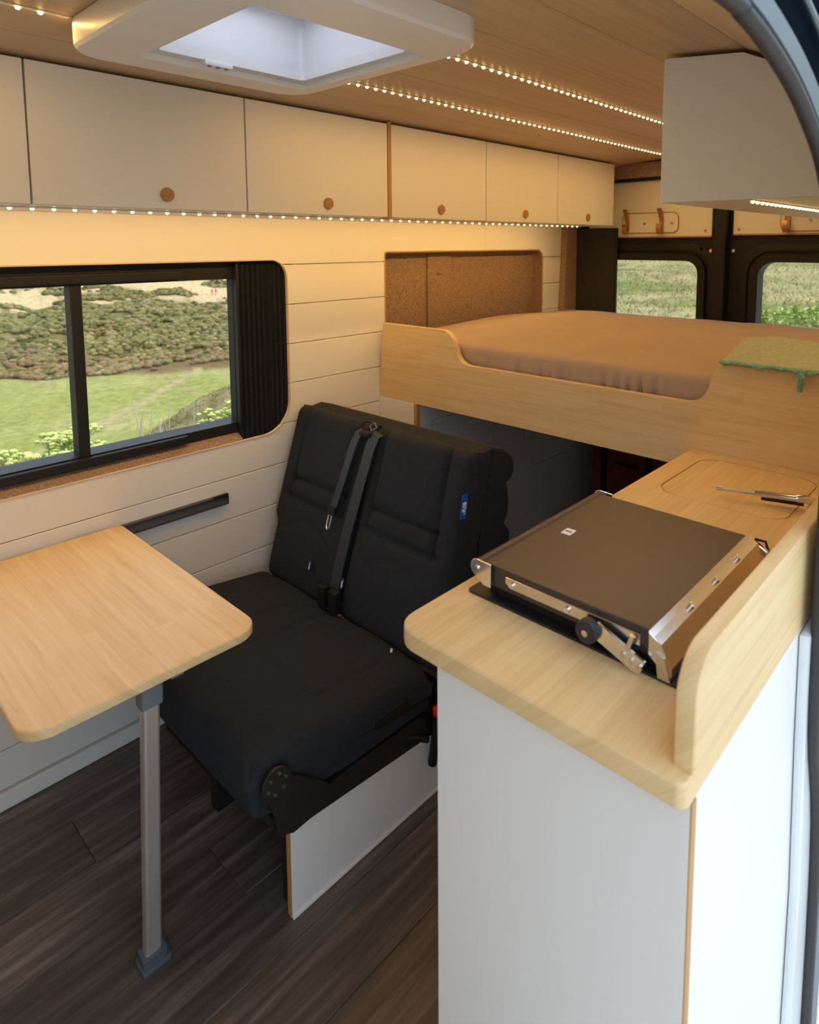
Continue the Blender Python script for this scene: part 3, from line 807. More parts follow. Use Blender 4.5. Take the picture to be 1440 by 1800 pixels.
# rear shell with rolled top and bottom
prof = [(1.19, .36), (1.33, .855), (1.345, .895), (1.39, .902), (1.44, .885), (1.474, .862), (1.489, .838), (1.490, .810), (1.478, .790), (1.456, .783), (1.462, .757), (1.466, .725), (1.461, .69), (1.446, .666), (1.462, .650), (1.472, .630), (1.470, .600), (1.452, .578), (1.44, .50), (1.40, .34), (1.25, .30)]
prism('back_shell', prof, 'y', .823, 1.600, 'black_fabric', seat, .010, 2)
tube('shell_seam', [(1.385, .8215, .894), (1.36, .8215, .80), (1.335, .8215, .70), (1.315, .8215, .60), (1.30, .8215, .5)], .0022, 'seam', seat, 6)
# seat cushion
sB = Vector((-.505, 0, .062)).normalized(); sN = Vector((sB.z, 0, -sB.x))
def seat_h(a, b):
    v = -.004 * math.exp(-((a - .385) / .01) ** 2)
    l, r_ = .10, .36
    for o_ in (0, .39):
        v -= .006 * math.exp(-(seg_line(a, b, l + o_, .10, l + o_, .36) / .006) ** 2) if o_ else 0
    v -= .007 * math.exp(-(seg_line(a, b, .09, .30, .33, .30) / .007) ** 2) + .006 * math.exp(-(seg_line(a, b, .09, .30, .09, .12) / .007) ** 2)
    v -= .005 * math.exp(-(seg_line(a, b, .46, .30, .69, .30) / .007) ** 2)
    v += .010 * math.sin(math.pi * min(1, max(0, a / .385))) ** 1 if a < .385 else .010 * math.sin(math.pi * min(1, (a - .385) / .385))
    return v - .012 * smoothstep(.42, .52, b)
cushion('seat_cushion', (1.150, .823, .385), (0, 1, 0), tuple(sB), tuple(sN), .775, .53, .075, seat_h, 'black_fabric', seat, 60, 44, .045)
bol = prism('seat_front', [(0.632, .318), (0.622, .345), (0.622, .395), (0.640, .425), (0.78, .40), (0.90, .34), (1.14, .30), (1.14, .275), (0.88, .28), (0.70, .30), (0.66, .305)], 'y', .826, 1.592, 'black_fabric', seat, .012, 3)
prism('side_pocket', rrect(0.95, 1.06, .322, .352, .008, 4), 'y', .819, .828, 'black_plastic', seat, .002)
# metal frame: rail, side plates, base
prism('seat_rail', [(0.70, .225), (0.735, .222), (1.20, .183), (1.20, .205), (1.10, .262), (0.90, .268), (0.71, .262)], 'y', .835, .858, 'black_metal', seat, .002)
pl = prism('hinge_plate', [(0.645, .385), (0.655, .405), (0.672, .412), (0.69, .405), (0.70, .385), (0.80, .30), (0.80, .25), (0.712, .245), (0.675, .262), (0.672, .30)], 'y', .810, .820, 'black_metal', seat, .002)
cyl('hinge_disc', (0.673, .806, .382), (0.673, .812, .382), .034, 'black_metal', pl, 28, bv=.002)
for a in range(6):
    q = math.radians(60 * a + 15); cyl('rivet', (0.673 + .021 * math.cos(q), .8035, .382 + .021 * math.sin(q)), (0.673 + .021 * math.cos(q), .808, .382 + .021 * math.sin(q)), .0032, 'steel', pl, 8)
box('frame_bar', 0.675, 0.70, .83, 1.58, .262, .288, 'black_metal', seat, .003)
tube('lever', [(1.055, .842, .236), (1.085, .828, .224), (1.105, .818, .214)], .0045, 'black_plastic', seat, 8)
cyl('lever_knob', (1.096, .822, .219), (1.116, .812, .208), .008, 'black_plastic', seat, 12, bv=.003)
box('base_frame', 0.742, 1.25, .866, .905, 0.001, .235, 'black_metal', seat, .003)
box('base_frame', 0.752, 1.25, 1.215, 1.25, 0.001, .265, 'black_metal', seat, .003)
box('base_back', 1.24, 1.26, .87, 1.60, 0.001, .25, 'black_metal', seat, .003)
box('wall_frame', 0.80, 1.25, 1.46, 1.60, 0.001, .235, 'black_metal', seat, .003)
box('floor_bar', 0.795, 0.815, 1.23, 1.60, 0.001, .022, 'black_metal', seat, .003)
sp2 = prism('side_board', [(0.730, 0.001), (1.42, 0.001), (1.42, .165), (0.731, .222)], 'y', .851, .866, 'white_laminate', seat, .0008, 1, smooth=False)
box('board_edge', 0.7285, 0.7315, .852, .866, 0.002, .2215, 'oak_edge', sp2)
box('board_bead', 0.73, 1.42, .847, .851, 0.0, .006, 'white_plastic', sp2)
# belts
def on_back(a, b, off): return SEAT_O + Vector((0, a, 0)) + Vector(Bv) * b + Vector(Nv) * off
strap = [(-.0205, -.0012), (.0205, -.0012), (.0205, .0012), (-.0205, .0012)]
strapN = [(-.0145, -.0012), (.0145, -.0012), (.0145, .0012), (-.0145, .0012)]
b1 = [on_back(1.178, .545, -.005), on_back(1.180, .535, .013), on_back(1.184, .50, .018), on_back(1.197, .38, .016), on_back(1.210, .25, .014), on_back(1.216, .15, .012), on_back(1.216, .03, .012)]
tube('seat_belt', b1, .01, 'belt', seat, prof=strap, upv=Nv)
b2 = [on_back(1.250, .540, -.005), on_back(1.252, .530, .014), on_back(1.258, .49, .020), on_back(1.275, .38, .018), on_back(1.288, .295, .018)]
sb2 = tube('seat_belt', b2, .01, 'belt', seat, prof=strapN, upv=Nv)
bk = on_back(1.290, .285, .020)
prism('belt_tongue', rrect(-.016, .016, -.012, .012, .006, 3), 'x', -.004, .004, 'black_plastic').data.transform(Matrix.Translation(bk) @ Matrix.Rotation(th, 4, 'Y'))
adopt(bpy.data.objects['belt_tongue'], sb2)
tg = [on_back(1.290 + y_, .270 - z_, .021) for y_, z_ in ((-.006, 0), (-.006, .034), (-.002, .041), (.004, .041), (.008, .034), (.008, 0))]
tube('tongue_plate', tg, .0026, 'bright_steel', sb2, 6, closed=True, upv=Nv)
# belt outlet handle on top
tube('belt_guide', [on_back(1.245, .55, .015), on_back(1.243, .566, .012), on_back(1.215, .572, .010), on_back(1.185, .566, .012), on_back(1.183, .55, .015)], .004, 'black_plastic', seat, 8)
tube('release_ring', [on_back(1.205, .560, .016), on_back(1.190, .572, .014), on_back(1.175, .560, .016), on_back(1.190, .548, .020)], .0025, 'grey_plastic', seat, 8, closed=True, upv=Nv)
box('belt_slot', 1.262, 1.285, 1.195, 1.24, .880, .893, 'black_plastic', seat, .003)
# buckle stalks
for yy in (1.185, 1.235):
    bxo = on_back(yy, .055, .030); box('buckle', bxo.x - .012, bxo.x + .012, yy - .016, yy + .016, bxo.z - .035, bxo.z + .03, 'black_plastic', seat, .004)
box('red_button', 1.135, 1.160, .801, .815, .262, .284, 'red_plastic', seat, .003)
tube('side_stalk', [(1.15, .812, .27), (1.155, .822, .20), (1.16, .84, .10)], .012, 'black_plastic', seat, 8)
# small woven tags
def tag_strip(a, b, h_, off, mat='tag_navy', wd=.005, lbl=None):
    p = on_back(a, b, off); m_ = Matrix.Translation(p) @ Matrix.Rotation(th, 4, 'Y')
    bm = bmesh.new(); bbox(bm, -.0015, .0015, -wd, wd, -h_ / 2, h_ / 2)
    o = obj('label_tag', bm, mat); o.data.transform(m_); adopt(o, seat)
    bm = bmesh.new()
    for k in range(5): bbox(bm, -.0022, -.001, -wd * .5, wd * .5, -h_ * .3 + k * h_ * .13, -h_ * .3 + k * h_ * .13 + h_ * .07)
    q = obj('tag_print', bm, 'tag_white'); q.data.transform(m_); adopt(q, o)
    return o
tag_strip(1.566, .118, .032, -.004); tag_strip(1.335, .105, .030, .020); tag_strip(1.178, .105, .030, .020)
tag_strip(0.930, .010, .032, .034, 'tag_white', .003)
# blue brand tag
p = on_back(.829, .425, -.010)
p = on_back(.8235, .405, -.045)
bm = bmesh.new(); bbox(bm, -.011, .011, -.0012, .0012, -.032, .032)
tagm = Matrix.Translation((1.264, .8205, .772)) @ Matrix.Rotation(math.radians(10), 4, 'Y')
o = obj('brand_tag', bm, 'tag_blue'); o.data.transform(tagm); adopt(o, seat)
text_mesh('brand_print', '-RIB', .0195, 'tag_white', o, tagm @ Matrix.Translation((0, -.0018, -.004)) @ Matrix.Rotation(math.radians(90), 4, 'X') @ Matrix.Rotation(math.radians(90), 4, 'Z'))

# ------------------------------------------------------------------ table and wall rail
tb = thing('table', 'bamboo folding table with one metal leg under the window', 'table', (0.49, 1.26, 0))
prism('tabletop', rrect(0.268, 0.705, 0.897, 1.622, (.02, .02, .05, .05), 8), 'z', 0.648, 0.668, 'bamboo_y', tb, .005, 3)
lt_, lb_ = Vector((0.489, 0.945, 0.60)), Vector((0.486, 0.989, 0.02))
bm = bmesh.new()
pr = rrect(-.0165, .0165, -.011, .011, .006, 4)
btube(bm, [lt_, lb_], 0, prof=pr, upv=(0, 1, 0)); obj('leg', bm, 'brushed', tb, smooth=40)
bm = bmesh.new(); btube(bm, [lt_ + Vector((0, -.0035, .045)), lt_ + Vector((0, .001, -.012))], 0, prof=rrect(-.021, .021, -.016, .016, .006, 4), upv=(0, 1, 0)); obj('leg_socket', bm, 'grey_plastic', tb, smooth=40)
box('hinge_bracket', 0.447, 0.538, 0.925, 0.965, 0.634, 0.6485, 'grey_plastic', tb, .003)
box('bracket_catch', 0.520, 0.546, 0.918, 0.950, 0.630, 0.6485, 'grey_plastic', tb, .003)
prism('foot', rrect(-.030, .030, -.022, .022, .006, 3), 'z', 0, .012, 'foot_plastic', None, .003).data.transform(Matrix.Translation((0.489, 0.990, 0)))
adopt(bpy.data.objects['foot'], tb)
bm = bmesh.new(); btube(bm, [(0.487, .989, .010), (0.486, .987, .034)], 0, prof=rrect(-.024, .024, -.017, .017, .005, 3), upv=(0, 1, 0)); obj('foot_collar', bm, 'foot_plastic', tb, smooth=40)
rl = thing('table_rail', 'dark metal hanging rail for the table on the planked wall', 'rail', (0.81, W, 0.63))
prism('rail', [(W + .0005, .628), (W - .016, .628), (W - .016, .634), (W - .010, .655), (W - .016, .657), (W - .016, .660), (W + .0005, .660)], 'x', 0.585, 1.034, 'rail_metal', rl, .0008, 1)
box('end_cap', 1.032, 1.036, W - .016, W, .628, .660, 'black_plastic', rl)
box('rail_clip', 0.985, 1.034, W - .019, W - .012, .655, .664, 'black_plastic', rl, .001)
box('rail_clip', 0.588, 0.64, W - .019, W - .012, .655, .664, 'black_plastic', rl, .001)

# ------------------------------------------------------------------ kitchen unit
kt = thing('kitchen_cabinet', 'white laminate kitchen unit with oak edged panels beside the sliding door', 'cabinet', (1.15, 0.16, 0))
box('end_panel', 0.637, 0.650, -0.0215, 0.333, 0.0, 0.885, 'white_laminate', kt, .0008, 1)
box('panel_edge', 0.6372, 0.6498, -0.0228, -0.0212, 0.0, 0.885, 'oak_edge', kt)
box('side_panel', 0.6505, 1.70, -0.0215, -0.008, 0.0, 0.885, 'white_laminate', kt, .0008, 1)
box('carcass', 0.651, 1.70, -0.007, 0.330, 0.001, 0.884, 'white_laminate', kt)
wt = prism('worktop', rrect(0.618, XB, -0.0225, 0.403, (.0, .04, .012, .0), 8), 'z', 0.886, ZW, 'bamboo_x', None, .006, 3)
# sink lid groove
a = prism('c', rrect(1.355, 1.655, 0.085, 0.350, (.05, .05, .05, .05), 8), 'z', ZW - .004, ZW + .05, None)
cut(wt, a); kill(a)
single(wt, 'bamboo worktop with routed sink cover, on the white kitchen unit', 'worktop', (1.16, 0.19, 0.886))
ld = prism('sink_cover', rrect(1.3585, 1.6515, 0.0885, 0.3465, (.0465,) * 4, 8), 'z', ZW - .0045, ZW - .0002, 'bamboo_x', None, .0015, 2)
single(ld, 'flush bamboo sink cover with rounded corners set in the worktop', 'sink cover', (1.5, 0.22, ZW - .004))
sb = prism('splash_board', rrect(0.640, 1.70, ZW - .0005, 1.037, (.0, .05, .0, .0), 8), 'y', -0.0225, 0.0, 'bamboo_x', None, .004, 3)
single(sb, 'bamboo upstand board with rounded end along the door side of the worktop', 'upstand', (1.17, -.012, ZW))

# hob with closed lid
hb = thing('hob', 'dark brown hob with closed folding lid and steel hinges on the worktop', 'hob', (0.94, 0.21, ZW))
HX0, HX1, HY0, HY1, HT = 0.762, 1.128, 0.082, 0.350, 0.972
prism('base_flange', rrect(0.755, 1.165, 0.036, 0.378, .006, 3), 'z', ZW, ZW + .004, 'black_metal', hb, .001)
prism('burner_box', rrect(0.775, 1.135, 0.07, 0.352, .006, 3), 'z', ZW + .003, ZW + .026, 'black_plastic', hb, .003)
ldd = prism('lid', rrect(HX0, HX1, HY0, HY1, .004, 3), 'z', ZW + .022, HT, 'hob_brown', hb, .003)
bm = bmesh.new(); btube(bm, [(HX0 - .006, HY1 + .006, HT - .009), (HX1 + .006, HY1 + .006, HT - .009)], .012, 14); obj('lid_roll', bm, 'hob_brown', ldd, smooth=60)
for xx in (HX0 - .0075, HX1 + .0045):
    pr = [(HY1 + .008 + .0135 * math.cos(math.radians(a_)), HT - .010 + .0135 * math.sin(math.radians(a_))) for a_ in range(-30, 200, 15)] + [(HY1 - .018, HT - .006), (HY1 - .018, HT - .034), (HY1 - .006, HT - .034), (HY1 + .0, HT - .022)]
    pr = [(HY1 + .008 + .0135 * math.cos(math.radians(a_)), HT - .010 + .0135 * math.sin(math.radians(a_))) for a_ in range(90, -75, -15)] + [(HY1 - .004, HT - .034), (HY1 - .018, HT - .034), (HY1 - .018, HT + .002), (HY1 + .004, HT + .0035)]
    prism('roll_bracket', pr, 'x', xx, xx + .003, 'bright_steel', ldd, .0006, 1)
cyl('bracket_screw', (HX0 - .0105, HY1 + .008, HT - .010), (HX0 - .007, HY1 + .008, HT - .010), .004, 'bright_steel', ldd, 10)
st = prism('side_strip', [(HY0 + .012, HT - .024), (HY0 + .215, HT - .024), (HY0 + .225, HT - .018), (HY0 + .225, HT - .008), (HY0 + .012, HT - .008)][::-1], 'x', HX0 - .004, HX0 + .001, 'steel', ldd, .0008, 1)
for yy in (HY0 + .212, HY0 + .118): cyl('screw', (HX0 - .008, yy, HT - .0165), (HX0 - .003, yy, HT - .0165), .0045, 'bright_steel', st, 10, bv=.001)
# rear hinge channel
prof = [(HY0 + .001, HT + .001), (HY0 - .006, HT - .004), (HY0 - .016, HT - .010), (HY0 - .024, HT - .026), (HY0 - .030, HT - .036), (HY0 - .030, HT - .048), (HY0 - .024, HT - .050), (HY0 + .001, HT - .03)]
hc = prism('hinge_channel', prof, 'x', HX0 - .004, HX1 + .004, 'steel', hb, .0008, 1)
for xx in (0.862, 0.955, 1.045): cyl('screw', (xx, HY0 - .010, HT - .009), (xx, HY0 - .014, HT - .0015), .0042, 'bright_steel', hc, 10, bv=.001)
bm = bmesh.new(); bprism(bm, [(HY0 - .030, HT - .052), (HY0 - .014, HT - .052), (HY0 - .010, HT - .020), (HY0 - .022, HT - .024)], 'x', HX0 - .008, HX0 - .004); obj('channel_end', bm, 'steel', hc)
# folding arm with roller
arm0 = Vector((HX0 - .013, HY0 + .070, HT - .020)); arm1 = Vector((HX0 - .013, HY0 + .004, HT - .046))
bm = bmesh.new(); btube(bm, [arm0, arm1], 0, prof=[(-.0115, -.002), (.0115, -.002), (.0115, .002), (-.0115, .002)], upv=(1, 0, 0)); arm = obj('hinge_arm', bm, 'bright_steel', hb)
cyl('roller', (HX0 - .025, HY0 + .078, HT - .024), (HX0 - .010, HY0 + .078, HT - .024), .0155, 'rubber', hb, 20, bv=.002)
cyl('roller_pin', (HX0 - .0275, HY0 + .078, HT - .024), (HX0 - .024, HY0 + .078, HT - .024), .0045, 'steel', arm, 10)
for k in range(3): cyl('arm_screw', (HX0 - .018, HY0 + .006 + .011 * k, HT - .044 + .0035 * k), (HX0 - .014, HY0 + .006 + .011 * k, HT - .044 + .0035 * k), .0042, 'steel', arm, 8)
cyl('spring_pin', (HX0 - .012, HY0 + .024, HT - .028), (HX0 - .012, HY0 + .018, HT - .008), .004, 'steel', arm, 10)
tube('wire', [(HX1 - .01, HY0 - .006, HT - .02), (HX1 + .012, HY0 - .010, HT - .008), (HX1 + .022, HY0 - .022, HT - .012), (HX1 + .018, HY0 - .03, HT - .03)], .0025, 'black_plastic', hc, 6)
prism('channel_end', [(HY0 + .0, HT - .004), (HY0 - .03, HT - .022), (HY0 - .03, HT - .05), (HY0, HT - .05)], 'x', HX1 + .005, HX1 + .014, 'chrome', hc, .001, 1)
stk = box('maker_sticker', -.0115, .0115, -.0085, .0085, 0, .0006, 'sticker'); stk.data.transform(Matrix.Translation((0.938, 0.309, HT + .0001)) @ Matrix.Rotation(math.radians(2), 4, 'Z')); adopt(stk, ldd)
bm = bmesh.new()
for k in range(4): bbox(bm, 0.9365, 0.9405, 0.3035 + .003 * k, 0.3055 + .003 * k, HT + .0006, HT + .0012)
obj('sticker_print', bm, 'ink', stk)

# folded tap lying on the worktop
tp_ = thing('folding_tap', 'folded chrome tap lying over the sink cover', 'tap', (1.43, 0.06, ZW))
cyl('tap_base', (1.452, 0.050, ZW), (1.452, 0.050, ZW + .012), .018, 'chrome', tp_, 20, bv=.002)
tube('swivel', [(1.452, 0.050, ZW + .010), (1.450, 0.056, ZW + .022), (1.444, 0.070, ZW + .027), (1.440, 0.085, ZW + .026)], .0085, 'chrome', tp_, 12)
bm = bmesh.new(); bcyl(bm, (1.441, 0.080, ZW + .026), (1.425, 0.160, ZW + .022), .0075, 14, .0055); obj('spout', bm, 'chrome', tp_, smooth=50)
bm = bmesh.new(); bcyl(bm, (1.425, 0.160, ZW + .022), (1.412, 0.225, ZW + .018), .0042, 12, .0034); obj('nozzle', bm, 'brushed', tp_, smooth=50)
cyl('nozzle_tip', (1.4125, 0.222, ZW + .018), (1.410, 0.233, ZW + .0175), .0046, 'steel', tp_, 12)
bm = bmesh.new(); bcyl(bm, (1.455, 0.075, ZW + .012), (1.434, 0.150, ZW + .010), .0045, 10, .003); obj('handle', bm, 'black_plastic', tp_, smooth=50)

# ------------------------------------------------------------------ the land outside
def vnoise(x, y, seed=0):
    xi = np.floor(x).astype(np.int64); yi = np.floor(y).astype(np.int64); xf = x - xi; yf = y - yi
    def h(a, b):
        n_ = (a * 374761393 + b * 668265263 + seed * 974634777) & 0x7fffffff
        n_ = ((n_ ^ (n_ >> 13)) * 1274126177) & 0x7fffffff
        return ((n_ ^ (n_ >> 16)) & 0xffff) / 65535.0
    u = xf * xf * (3 - 2 * xf); v = yf * yf * (3 - 2 * yf)
    return (h(xi, yi) * (1 - u) + h(xi + 1, yi) * u) * (1 - v) + (h(xi, yi + 1) * (1 - u) + h(xi + 1, yi + 1) * u) * v
def fbm(x, y, o=4, seed=0):
    s, a, t_ = 0, 1, 0
    for k in range(o): s = s + a * vnoise(x, y, seed + k); t_ += a; a *= .5; x = x * 2.03; y = y * 2.03
    return s / t_
def sst(a, b, x):
    t_ = np.clip((x - a) / (b - a), 0, 1); return t_ * t_ * (3 - 2 * t_)
SY = np.array([-400, -12, 3.2, 10, 30, 68, 84, 104, 116, 150, 180, 215, 260, 420])
SZ = np.array([-6, -.75, -.75, -3.2, -9.0, -17.8, -18.6, -18.8, -18.2, -15.2, -11.6, -3.0, 12, 40])
RX = np.array([-400, 3.4, 8, 14, 30, 60, 120, 420])
RZ = np.array([-6, -.72, -.66, -.40, .15, 1.2, 7, 40])
def ground(x, y):
    az = np.degrees(np.arctan2(y + .25, x)); wt_ = sst(33, 50, az) * (1 - sst(130, 150, az))
    a = np.interp(y, SY, SZ); b = np.interp(np.hypot(x, y), RX, RZ)
    r = np.hypot(x, y)
    far = sst(100, 118, y)
    m = wt_ * a + (1 - wt_) * b
    m = m + wt_ * far * (fbm(x / 16, y / 16, 4, 3) - .5) * 5.0 + (1 - wt_) * sst(6, 30, r) * (fbm(x / 6, y / 6, 3, 9) - .5) * .55
    m = m + sst(4, 12, r) * (fbm(x / 1.3, y / 1.3, 2, 5) - .5) * .12
    # scrubby bank below the window
    d2 = ((x - 13.8) / 4.5) ** 2 + ((y - 24.0) / 5.0) ** 2
    m = m + 2.9 * np.exp(-d2)
    return m
AZ = np.radians(np.concatenate([np.linspace(-170, 5, 40)[:-1], np.linspace(5, 90, 420), np.linspace(90, 190, 30)[1:-1]]))
RR = np.concatenate([np.geomspace(0.6, 400, 230)])
R_, A_ = np.meshgrid(RR, AZ, indexing='ij')
GX, GY_ = R_ * np.cos(A_), R_ * np.sin(A_); GZ = ground(GX, GY_)
nr, na = GX.shape
def lerp(a, b, t_): return a + (b - a) * t_[..., None]
col = np.zeros((nr, na, 3))
olive = np.array((.165, .155, .06)); dark = np.array((.055, .065, .022)); brown = np.array((.17, .115, .062)); tan = np.array((.30, .25, .13))
green = np.array((.27, .30, .085)); green2 = np.array((.35, .36, .14)); sand = np.array((.58, .46, .27)); pathc = np.array((.40, .34, .19)); dry = np.array((.34, .31, .15)); grass2 = np.array((.20, .23, .075))
n1 = fbm(GX / 9, GY_ / 9, 4, 21); n2 = fbm(GX / 2.2, GY_ / 2.2, 3, 33); n3 = fbm(GX / 24, GY_ / 24, 3, 55)
scrub = lerp(np.broadcast_to(olive, col.shape), dark, sst(.45, .75, n2)); scrub = lerp(scrub, tan, sst(.55, .75, n1) * .55); scrub = lerp(scrub, brown, sst(.5, .7, n3) * .6)
meadow = lerp(np.broadcast_to(green, col.shape), green2, sst(.3, .7, n1)); meadow = lerp(meadow, tan, sst(.62, .8, fbm(GX / 6, GY_ / 3, 3, 77)) * .5)
azd = np.degrees(np.arctan2(GY_ + .25, GX))
edge = 107 + 5 * (n1 - .5) * 2 + np.interp(azd, [58, 66, 78], [-14, -6, 8])
cside = lerp(meadow, scrub, sst(-2, 3, GY_ - edge)); cside = lerp(cside, brown * 1.1, sst(-2, 2, GY_ - edge) * (1 - sst(5, 12, GY_ - edge)) * .8)
# dune sand on the far slope
sx_ = (GX - 78) ; 
def sandmask(x, y):
    a_ = np.degrees(np.arctan2(y + .25, x)); lo = np.interp(a_, [50, 60, 66, 70, 90], [128, 146, 170, 186, 190]) + 14 * (fbm(x / 12, y / 9, 3, 91) - .5)
    pt = sst(.56, .64, fbm(x / 9 + 4, y / 7, 3, 17)) * sst(152, 160, y)
    left = sst(.56, .62, fbm(x / 7, y / 6, 3, 44)) * sst(164, 170, y)
    return np.maximum(sst(0, 4, y - lo) * (1 - pt), left * (a_ > 66))
cside = lerp(cside, sand, sandmask(GX, GY_))
# path over the meadow
pd = np.abs(GY_ - (66 + (GX - 18) * 1.05)); cside = lerp(cside, pathc, (1 - sst(.5, 1.4, pd)) * (GY_ > 55) * (GY_ < 100))
bank = sst(.1, .45, np.exp(-(((GX - 13.8) / 4.5) ** 2 + ((GY_ - 24.0) / 5.0) ** 2))); cside = lerp(cside, lerp(np.broadcast_to(tan * 1.1, col.shape), olive * 1.2, sst(.4, .65, fbm(GX, GY_, 3, 8))), bank)
nearb = 1 - sst(8, 16, np.hypot(GX, GY_)); cside = lerp(cside, lerp(np.broadcast_to(tan * .7, col.shape), olive, sst(.35, .6, n2)), nearb)
crear = lerp(np.broadcast_to(dry, col.shape), grass2, sst(.42, .68, fbm(GX / 3, GY_ / 5, 4, 12))); crear = lerp(crear, olive * .9, sst(.6, .8, fbm(GX / 1.2, GY_ / 1.2, 3, 14)) * .6)
wt_ = sst(33, 50, azd) * (1 - sst(130, 150, azd))
col = lerp(crear, cside, wt_)
me = bpy.data.meshes.new('ground')
verts = np.stack([GX, GY_, GZ], -1).reshape(-1, 3)
ii, jj = np.meshgrid(np.arange(nr - 1), np.arange(na), indexing='ij'); j2 = (jj + 1) % na
faces = np.stack([ii * na + jj, (ii + 1) * na + jj, (ii + 1) * na + j2, ii * na + j2], -1).reshape(-1, 4)
def np_mesh(me, verts, faces):
    me.vertices.add(len(verts)); me.vertices.foreach_set('co', verts.astype(np.float32).ravel())
    k = faces.shape[1]
    me.loops.add(faces.size); me.loops.foreach_set('vertex_index', faces.astype(np.int32).ravel())
    me.polygons.add(len(faces)); me.polygons.foreach_set('loop_start', np.arange(0, faces.size, k, dtype=np.int32))
    me.update(calc_edges=True); me.validate()
np_mesh(me, verts, faces)
def vcol(me, c):
    at = me.color_attributes.new('tint', 'FLOAT_COLOR', 'POINT')
    at.data.foreach_set('color', np.concatenate([c, np.ones((len(c), 1))], 1).astype(np.float32).ravel())
near_ = (1 - sst(7, 10, np.hypot(GX, GY_))) * (1 - sst(2.5, 4.0, GY_)); col = lerp(col, np.array((.62, .61, .59)) * (.8 + .4 * n2)[..., None], near_) * .62
vcol(me, col.reshape(-1, 3))
def tint_mat(name, nscale, var, bumpd):
    m, nt, b = newmat(name)
    at = nd(nt, 'ShaderNodeAttribute', attribute_name='tint'); tc = nd(nt, 'ShaderNodeTexCoord')
    nz = nd(nt, 'ShaderNodeTexNoise'); nz.inputs['Scale'].default_value = nscale; nz.inputs['Detail'].default_value = 5; nz.inputs['Roughness'].default_value = .7
    nt.links.new(tc.outputs['Object'], nz.inputs['Vector'])
    k = ramp(nt, nz.outputs[0], [(.25, (1 - var,) * 3), (.75, (1 + var,) * 3)])
    mx = nd(nt, 'ShaderNodeMix', data_type='RGBA', blend_type='MULTIPLY'); mx.inputs[0].default_value = 1
    nt.links.new(at.outputs['Color'], mx.inputs[6]); nt.links.new(k, mx.inputs[7]); nt.links.new(mx.outputs[2], b.inputs['Base Color'])
    b.inputs['Roughness'].default_value = .95; b.inputs['Specular IOR Level'].default_value = .05
    bp = nd(nt, 'ShaderNodeBump'); bp.inputs['Strength'].default_value = .8; bp.inputs['Distance'].default_value = bumpd
    nt.links.new(nz.outputs[0], bp.inputs['Height']); nt.links.new(bp.outputs[0], b.inputs['Normal'])
tint_mat('land', 1.1, .45, .5)
tint_mat('scrub', 3.0, .5, .2)
g_ = link('ground', me, 'land', None, True)
struct(g_, 'grassy dune land with meadow and sandy slope outside the van', 'ground')
g_.data.polygons.foreach_set('use_smooth', [True] * len(g_.data.polygons))

# low scrub covering the far slope: uncountable
ico = bmesh.new(); bmesh.ops.create_icosphere(ico, subdivisions=1, radius=1.0)
iv = np.array([v.co[:] for v in ico.verts]); if_ = np.array([[v.index for v in f.verts] for f in ico.faces]); ico.free()
K = 34000
sx = rng.uniform(10, 120, K); sy = rng.uniform(104, 205, K)
keep = (np.degrees(np.arctan2(sy, sx)) > 50)
e2 = 107 + np.interp(np.degrees(np.arctan2(sy, sx)), [58, 66, 78], [-14, -6, 8])
sm = sandmask(sx, sy)
keep &= (sy > e2 + 1) & (sm < .35) & (fbm(sx / 7, sy / 7, 3, 4) > .34)
sx, sy = sx[keep], sy[keep]; K = len(sx); sz = ground(sx, sy)
sc = rng.uniform(.25, .8, K)
V = iv[None] * (sc[:, None, None] * np.array([1.15, 1.15, .75])) * (1 + .35 * (rng.random((K, len(iv), 1)) - .5)) + np.stack([sx, sy, sz + .15], -1)[:, None, :]
F_ = if_[None] + (np.arange(K) * len(iv))[:, None, None]
cc = np.where(rng.random((K, 1)) < .25, tan * .8, np.where(rng.random((K, 1)) < .3, dark * 1.3, olive)) * rng.uniform(.7, 1.25, (K, 1))
cc = cc * .8
cc = np.where((rng.random((K, 1)) < .5) & ((sy - e2[keep]) < 14)[:, None], brown, cc)
me = bpy.data.meshes.new('hillside_scrub'); np_mesh(me, V.reshape(-1, 3), F_.reshape(-1, 3)); vcol(me, np.repeat(cc, len(iv), 0))
o = link('hillside_scrub', me, 'scrub'); o['kind'] = 'stuff'; o['label'] = 'low olive and brown scrub covering the dune slope'; o['category'] = 'scrub'

# grass tufts outside: blades as one object
K = 24000
az_ = np.radians(np.concatenate([rng.uniform(8, 32, K // 2), rng.uniform(55, 80, K // 2)])); rr_ = np.concatenate([rng.uniform(9, 40, K // 2), rng.uniform(8, 34, K // 2)])
tx, ty = rr_ * np.cos(az_), rr_ * np.sin(az_); tz = ground(tx, ty)
hh = rng.uniform(.05, .16, K); ww = rng.uniform(.006, .02, K); an = rng.uniform(0, 6.28, K); ln_ = rng.normal(0, .12, (K, 2))
P0 = np.stack([tx - ww * np.cos(an), ty - ww * np.sin(an), tz - .02], -1); P1 = np.stack([tx + ww * np.cos(an), ty + ww * np.sin(an), tz - .02], -1); P2 = np.stack([tx + ln_[:, 0], ty + ln_[:, 1], tz + hh], -1)
V = np.stack([P0, P1, P2], 1); F_ = np.arange(K * 3).reshape(-1, 3)
cc = np.where(rng.random((K, 1)) < .6, dry, grass2) * rng.uniform(.5, .8, (K, 1))
me = bpy.data.meshes.new('grass_tufts'); np_mesh(me, V.reshape(-1, 3), F_); vcol(me, np.repeat(cc, 3, 0))
o = link('grass_tufts', me, 'scrub'); o['kind'] = 'stuff'; o['label'] = 'loose dry and green grass blades on the slopes'; o['category'] = 'grass'

